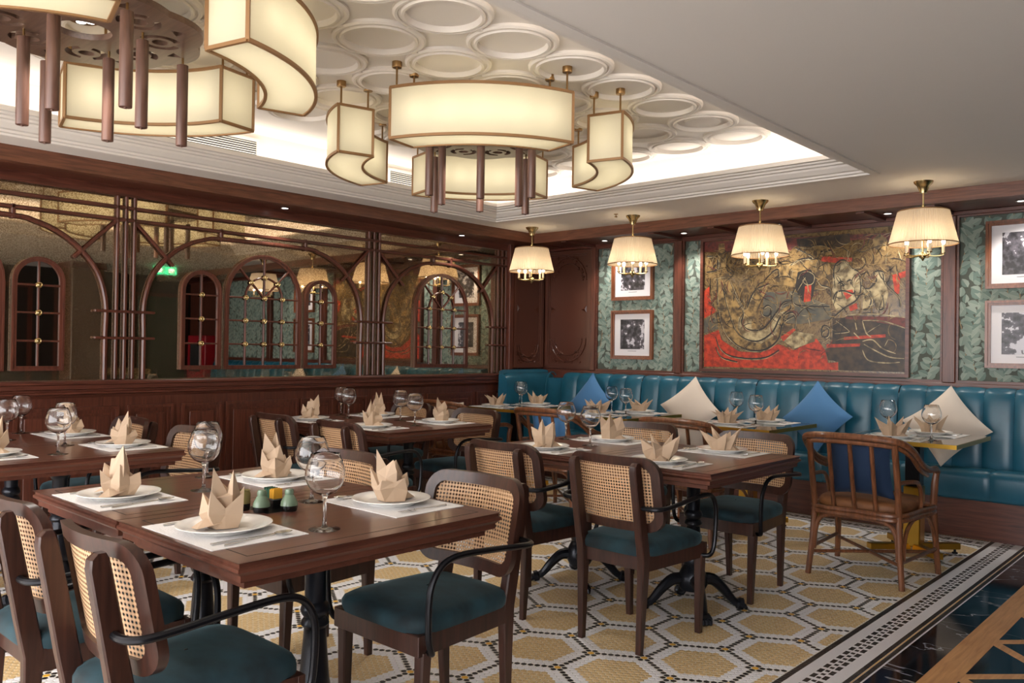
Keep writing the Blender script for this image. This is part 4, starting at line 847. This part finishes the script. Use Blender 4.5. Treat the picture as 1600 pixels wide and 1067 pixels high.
def make_pendant():
    t = thing('pendant_lamp', '', 'lamp'); n = 240
    MB().lathe([(0, 0), (.062, 0), (.058, -.012), (.040, -.03), (.028, -.06), (.024, -.078), (0, -.08)], 24).build('canopy', 'pale_brass', t)
    MB().tube([(0, 0, -.075), (0, 0, -.52)], .006, 8).lathe([(.006, -.155), (.011, -.16), (.011, -.172), (.006, -.178)], 12).build('stem', 'pale_brass', t)
    V = []; zs = (-.20, -.27, -.34, -.42)
    for k in range(n):
        a = 2*PI*k/n; d = .0022*(1 if k % 3 == 0 else (-.5))
        for z in zs: r_ = .157+(.212-.157)*(-.20-z)/.22+d; V.append((r_*math.cos(a), r_*math.sin(a), z))
    m_ = len(zs); g = MB().add(V, [(i*m_+k, ((i+1) % n)*m_+k, ((i+1) % n)*m_+k+1, i*m_+k+1) for i in range(n) for k in range(m_-1)]); sh = g.build('pleated_shade', 'pleated_cloth', t, 0)
    MB().tube([(.159*math.cos(2*PI*k/48), .159*math.sin(2*PI*k/48), -.20) for k in range(48)], .004, 6, True).tube([(.2135*math.cos(2*PI*k/48), .2135*math.sin(2*PI*k/48), -.42) for k in range(48)], .004, 6, True).build('shade_rim', 'bronze_trim', sh)
    MB().lathe([(0, -.535), (.006, -.53), (.01, -.52), (.022, -.51), (.026, -.495), (.02, -.482), (.012, -.475), (.0, -.47)], 16).build('hub', 'pale_brass', t)
    for k in range(3): a = k*2*PI/3; MB().tube([(0, 0, -.205), (.157*math.cos(a), .157*math.sin(a), -.202)], .0025, 6).build('shade_spoke', 'pale_brass', sh)
    for k in range(5):
        a = 2*PI*k/5+.3; c, s_ = math.cos(a), math.sin(a)
        ar = MB().tube(smooth_path([(.015*c, .015*s_, -.495), (.07*c, .07*s_, -.502), (.118*c, .118*s_, -.498), (.122*c, .122*s_, -.488)], 4), .005, 6).lathe([(.004, -.492), (.017, -.488), (.018, -.483), (.004, -.482)], 12, (.122*c, .122*s_, 0)).build('lamp_arm', 'pale_brass', t)
        MB().lathe([(.010, -.483), (.010, -.428), (.0, -.427)], 12, (.122*c, .122*s_, 0)).build('candle_sleeve', 'candle', ar)
        MB().lathe([(.0, -.428), (.009, -.422), (.012, -.408), (.008, -.39), (.0, -.378)], 12, (.122*c, .122*s_, 0)).build('bulb', 'bulb', ar)
    return t
pn = make_pendant()
PL = ['pleated drum pendant over the banquette table beside the marble aisle', 'pleated drum pendant over the second banquette table from the aisle', 'pleated drum pendant over the third banquette table from the aisle', 'pleated drum pendant in the corner by the mirror wall']
for i, x in enumerate((-1.735, -2.90, -4.065, -5.215)):
    place(pn, i, (x, 5.96, ZL), 0, PL[i], 'pleated pendant lamps')
    for k in range(5): a = 2*PI*k/5+.3; light('pendant_bulb', 'POINT', (x+.10*math.cos(a), 5.96+.10*math.sin(a), ZL-.36), .12, (1, .80, .52), shadow_soft_size=.015)

# ================================================================ PICTURES
def picture(x0, x1, z0, z1, k, lab):
    p = thing('framed_photograph', lab, 'picture', ((x0+x1)/2, WY-.008, (z0+z1)/2), 0, 'framed photographs'); a, b = (x1-x0)/2, (z1-z0)/2
    f = MB(); f.frame(rrect(-a, a, -b, b, .004, 1), rrect(-a+.018, a-.018, -b+.018, b-.018, .003, 1), -.034, 0); f.frame(rrect(-a+.018, a-.018, -b+.018, b-.018, .003, 1), rrect(-a+.036, a-.036, -b+.036, b-.036, .003, 1), -.024, 0); f.build('frame', 'picture_wood', p, .3)
    MB().box(-a+.03, a-.03, -.010, -.002, -b+.03, b-.03).build('mount', 'mount_paper', p, 0); MB().box(-a+.105, a-.105, -.0115, -.0098, -b+.10, b-.09).build('print', 'photo_print_%d' % k, p, 0)
    MB().box(-.05, .05, -.0108, -.0099, -b+.080, -b+.083).build('caption', 'slot_dark', p, 0)
for k, a in enumerate(((-4.932, -4.44, 1.795, 2.285, 'upper black and white photograph framed in wood, near the carved corner panels'), (-4.932, -4.44, 1.21, 1.695, 'lower black and white photograph framed in wood, near the carved corner panels'),
                       (-1.567, -1.07, 1.785, 2.282, 'upper framed black and white photograph on the wall panel past the painting, towards the aisle'), (-1.567, -1.07, 1.205, 1.698, 'lower framed black and white photograph on the wall panel past the painting, towards the aisle'))): picture(*a[:4], k, a[4])
pa = thing('lacquer_painting', 'large abstract lacquer painting in red, gold and black with thin dark frame', 'painting', (-3.003, WY-.01, 1.725))
a, b = .914, .611; YP = WY-.01-.019
f = MB(); f.frame(rrect(-a, a, -b, b, .003, 1), rrect(-a+.028, a-.028, -b+.028, b-.028, .003, 1), -.045, 0); f.build('frame', 'panel_wood_x', pa, .3)
for k in range(3): MB().box(-.888+k*.592+.001, -.888+(k+1)*.592-.001, -.018, 0, -.585, .585).build('lacquer_panel', 'lacquer', pa, 0)
def zq(X_, Y_): v = on_y(1080+X_/4.444, 360+Y_/4.444, YP); return (max(-.886, min(.886, v.x+3.003)), max(-.584, min(.584, v.z-1.725)))
LAY = [0]
def patch(m_, pts, d=None):
    LAY[0] += 1; y = -.0185-.00004*LAY[0]; q = [zq(*p) for p in pts]
    MB().add([(x, y, z) for x, z in q], [tuple(range(len(q)))]).build('paint_patch', m_, pa, 0)
def stroke(m_, pts, wd=.006):
    LAY[0] += 1; y = -.0186-.00004*LAY[0]; sp = smooth_path([(*zq(*p), 0) for p in pts], 6); V = []
    for i, p in enumerate(sp):
        t = (sp[min(i+1, len(sp)-1)]-sp[max(i-1, 0)]); t.normalize(); n_ = Vector((-t.y, t.x, 0))*wd*(.6+.4*math.sin(PI*i/max(1, len(sp)-1)))
        V += [(p.x+n_.x, y, p.y+n_.y), (p.x-n_.x, y, p.y-n_.y)]
    MB().add(V, [(2*i, 2*i+1, 2*i+3, 2*i+2) for i in range(len(sp)-1)]).build('paint_stroke', m_, pa, 0)
patch('lacquer_red', [(90, 730), (190, 690), (210, 760), (330, 840), (480, 850), (600, 790), (640, 800), (720, 830), (870, 750), (930, 830), (950, 920), (1020, 915), (1020, 970), (90, 945)])
patch('lacquer_dark', [(980, 610), (1200, 600), (1495, 660), (1495, 985), (1025, 970), (1020, 910), (950, 900), (930, 830), (980, 790)])
patch('lacquer_maroon', [(90, 75), (1495, 10), (1495, 95), (1200, 60), (720, 110), (640, 190), (300, 150), (90, 150)])
patch('lacquer_dark', [(730, 60), (1100, 20), (1105, 80), (1000, 130), (740, 110)])
patch('lacquer_maroon', [(1070, 590), (1490, 605), (1490, 675), (1200, 620), (1070, 615)])
patch('lacquer_red', [(90, 420), (125, 390), (135, 500), (180, 560), (90, 610)]); patch('lacquer_grey', [(90, 620), (180, 580), (185, 680), (90, 715)])
patch('lacquer_red', [(910, 180), (1120, 190), (1120, 215), (1000, 225), (900, 215)]); patch('lacquer_red', [(1395, 310), (1490, 280), (1490, 320), (1450, 335), (1445, 440), (1415, 440)])
patch('lacquer_grey', [(500, 430), (700, 420), (960, 520), (980, 610), (760, 650), (620, 640), (500, 590)]); patch('lacquer_gold', [(190, 330), (260, 300), (330, 480), (380, 540), (450, 420), (540, 370), (500, 470), (430, 640), (520, 680), (620, 560), (700, 500), (720, 540), (640, 640), (600, 780), (480, 840), (330, 800), (220, 700), (185, 560)])
patch('lacquer_cream', [(330, 600), (420, 620), (420, 680), (520, 690), (610, 570), (650, 560), (590, 720), (480, 790), (370, 760), (320, 680)]); patch('lacquer_cream', [(1000, 240), (1060, 210), (1110, 260), (1165, 300), (1180, 400), (1150, 480), (1060, 540), (1010, 560), (975, 480), (985, 330)])
patch('lacquer_cream', [(1190, 400), (1240, 400), (1290, 340), (1270, 290), (1330, 290), (1350, 360), (1370, 440), (1340, 540), (1300, 550), (1270, 470), (1240, 530), (1190, 550)]); patch('lacquer_gold', [(560, 280), (700, 210), (830, 190), (960, 230), (970, 300), (880, 350), (740, 400), (600, 370)])
patch('lacquer_black', [(740, 290), (830, 270), (870, 340), (840, 480), (770, 490), (720, 400)]); patch('lacquer_red', [(790, 390), (835, 360), (830, 490), (780, 500)]); patch('lacquer_red', [(1050, 420), (1120, 410), (1130, 440), (1080, 480)]); patch('lacquer_red', [(1090, 520), (1150, 505), (1155, 545), (1105, 560)])
patch('lacquer_red', [(620, 740), (710, 680), (725, 690), (640, 770)]); patch('lacquer_red', [(940, 790), (1175, 785), (1170, 805), (940, 815)]); patch('lacquer_red', [(1060, 740), (1350, 720), (1350, 742), (1060, 760)]); patch('lacquer_cream', [(640, 770), (720, 700), (850, 720), (860, 770), (720, 820)])
patch('lacquer_gold', [(830, 100), (960, 110), (980, 170), (880, 170)]); patch('lacquer_gold', [(1260, 60), (1310, 20), (1360, 60), (1350, 140), (1270, 130)]); patch('lacquer_gold', [(190, 90), (230, 90), (250, 250), (190, 260)])
SW = [[(180, 330), (190, 560), (240, 720), (360, 820), (500, 830), (600, 760), (640, 640), (720, 590)], [(210, 360), (260, 560), (330, 720), (450, 770), (560, 710), (620, 600), (690, 540), (680, 500), (630, 520)], [(260, 330), (340, 500), (380, 540), (440, 420), (540, 370)], [(280, 420), (360, 560), (350, 640), (400, 690), (500, 680), (590, 570), (640, 500), (700, 490)],
      [(170, 740), (200, 820), (270, 870), (400, 890), (520, 880), (610, 830)], [(170, 810), (210, 880), (320, 912)], [(500, 540), (530, 520), (555, 545), (540, 590), (500, 590), (480, 560)], [(640, 650), (650, 590), (700, 570), (725, 610), (720, 680)], [(900, 700), (920, 660), (955, 680), (950, 730), (915, 740), (910, 705), (930, 695)],
      [(740, 330), (760, 290), (810, 280), (850, 310), (840, 360), (800, 370), (770, 345), (790, 320)], [(985, 330), (1000, 240), (1060, 205), (1110, 260), (1165, 300), (1180, 400), (1150, 480), (1060, 540), (990, 600)], [(1020, 370), (1045, 355), (1065, 380), (1040, 385)], [(1080, 355), (1105, 345), (1110, 375)], [(985, 480), (1010, 430), (1060, 420), (1120, 440), (1140, 420)],
      [(1190, 400), (1240, 400), (1290, 340), (1270, 290), (1330, 290), (1350, 370), (1440, 460), (1450, 530)], [(1240, 420), (1270, 480), (1300, 550), (1340, 530), (1330, 450)], [(1180, 380), (1250, 470), (1230, 540), (1180, 550)], [(690, 240), (760, 200), (840, 190), (800, 160), (720, 120)], [(830, 110), (900, 100), (980, 130), (900, 150), (940, 130)], [(870, 340), (900, 380), (960, 400), (970, 460)], [(720, 400), (700, 470), (740, 520), (960, 530)], [(560, 290), (600, 270), (610, 310), (580, 330)], [(110, 180), (180, 190), (180, 270), (110, 290)], [(1000, 620), (1080, 680), (1085, 700), (990, 710)]]
for s_ in SW:
    stroke('lacquer_black', s_, .0075); stroke('lacquer_cream', [(x+5, y+7) for x, y in s_], .0028)
rd = random.Random(21)
for m_, n_, wd in (('lacquer_black', 150, .0035), ('lacquer_gold', 130, .0032), ('lacquer_cream', 70, .0022), ('lacquer_maroon', 30, .004)):
    LAY[0] += 1; y = -.0186-.00004*LAY[0]; g = MB()
    for _ in range(n_):
        x0, z0 = rd.uniform(-.86, .86), rd.uniform(-.2 if rd.random() < .8 else -.5, .54); an = rd.uniform(0, 6.28); cv = rd.uniform(-9, 9); pts = []; ln = rd.uniform(.05, .17)
        for q in range(9):
            pts.append((x0, z0)); x0 += ln/8*math.cos(an); z0 += ln/8*math.sin(an); an += cv*ln/8*2.2
        if any(abs(a_) > .88 or abs(b_) > .578 for a_, b_ in pts): continue
        V = []
        for q, (a_, b_) in enumerate(pts):
            c_, d_ = pts[min(q+1, 8)][0]-pts[max(q-1, 0)][0], pts[min(q+1, 8)][1]-pts[max(q-1, 0)][1]; h_ = math.hypot(c_, d_); w_ = wd*(.4+.6*math.sin(PI*q/8))
            V += [(a_-d_/h_*w_, y, b_+c_/h_*w_), (a_+d_/h_*w_, y, b_-c_/h_*w_)]
        g.add(V, [(2*q, 2*q+1, 2*q+3, 2*q+2) for q in range(8)])
    g.build('paint_scribbles', m_, pa, 0)['kind'] = 'stuff'
for s_ in ([(1070, 590), (1250, 580), (1490, 605)], [(1190, 625), (1330, 630), (1490, 680)], [(1190, 630), (1215, 710), (1250, 740)], [(1190, 770), (1260, 760), (1330, 820), (1420, 855)], [(1200, 790), (1290, 840), (1380, 880), (1480, 890)], [(1190, 830), (1230, 900), (1350, 920), (1450, 915)], [(1140, 640), (1150, 690)], [(1130, 710), (1170, 750)]): stroke('lacquer_cream', s_, .005)
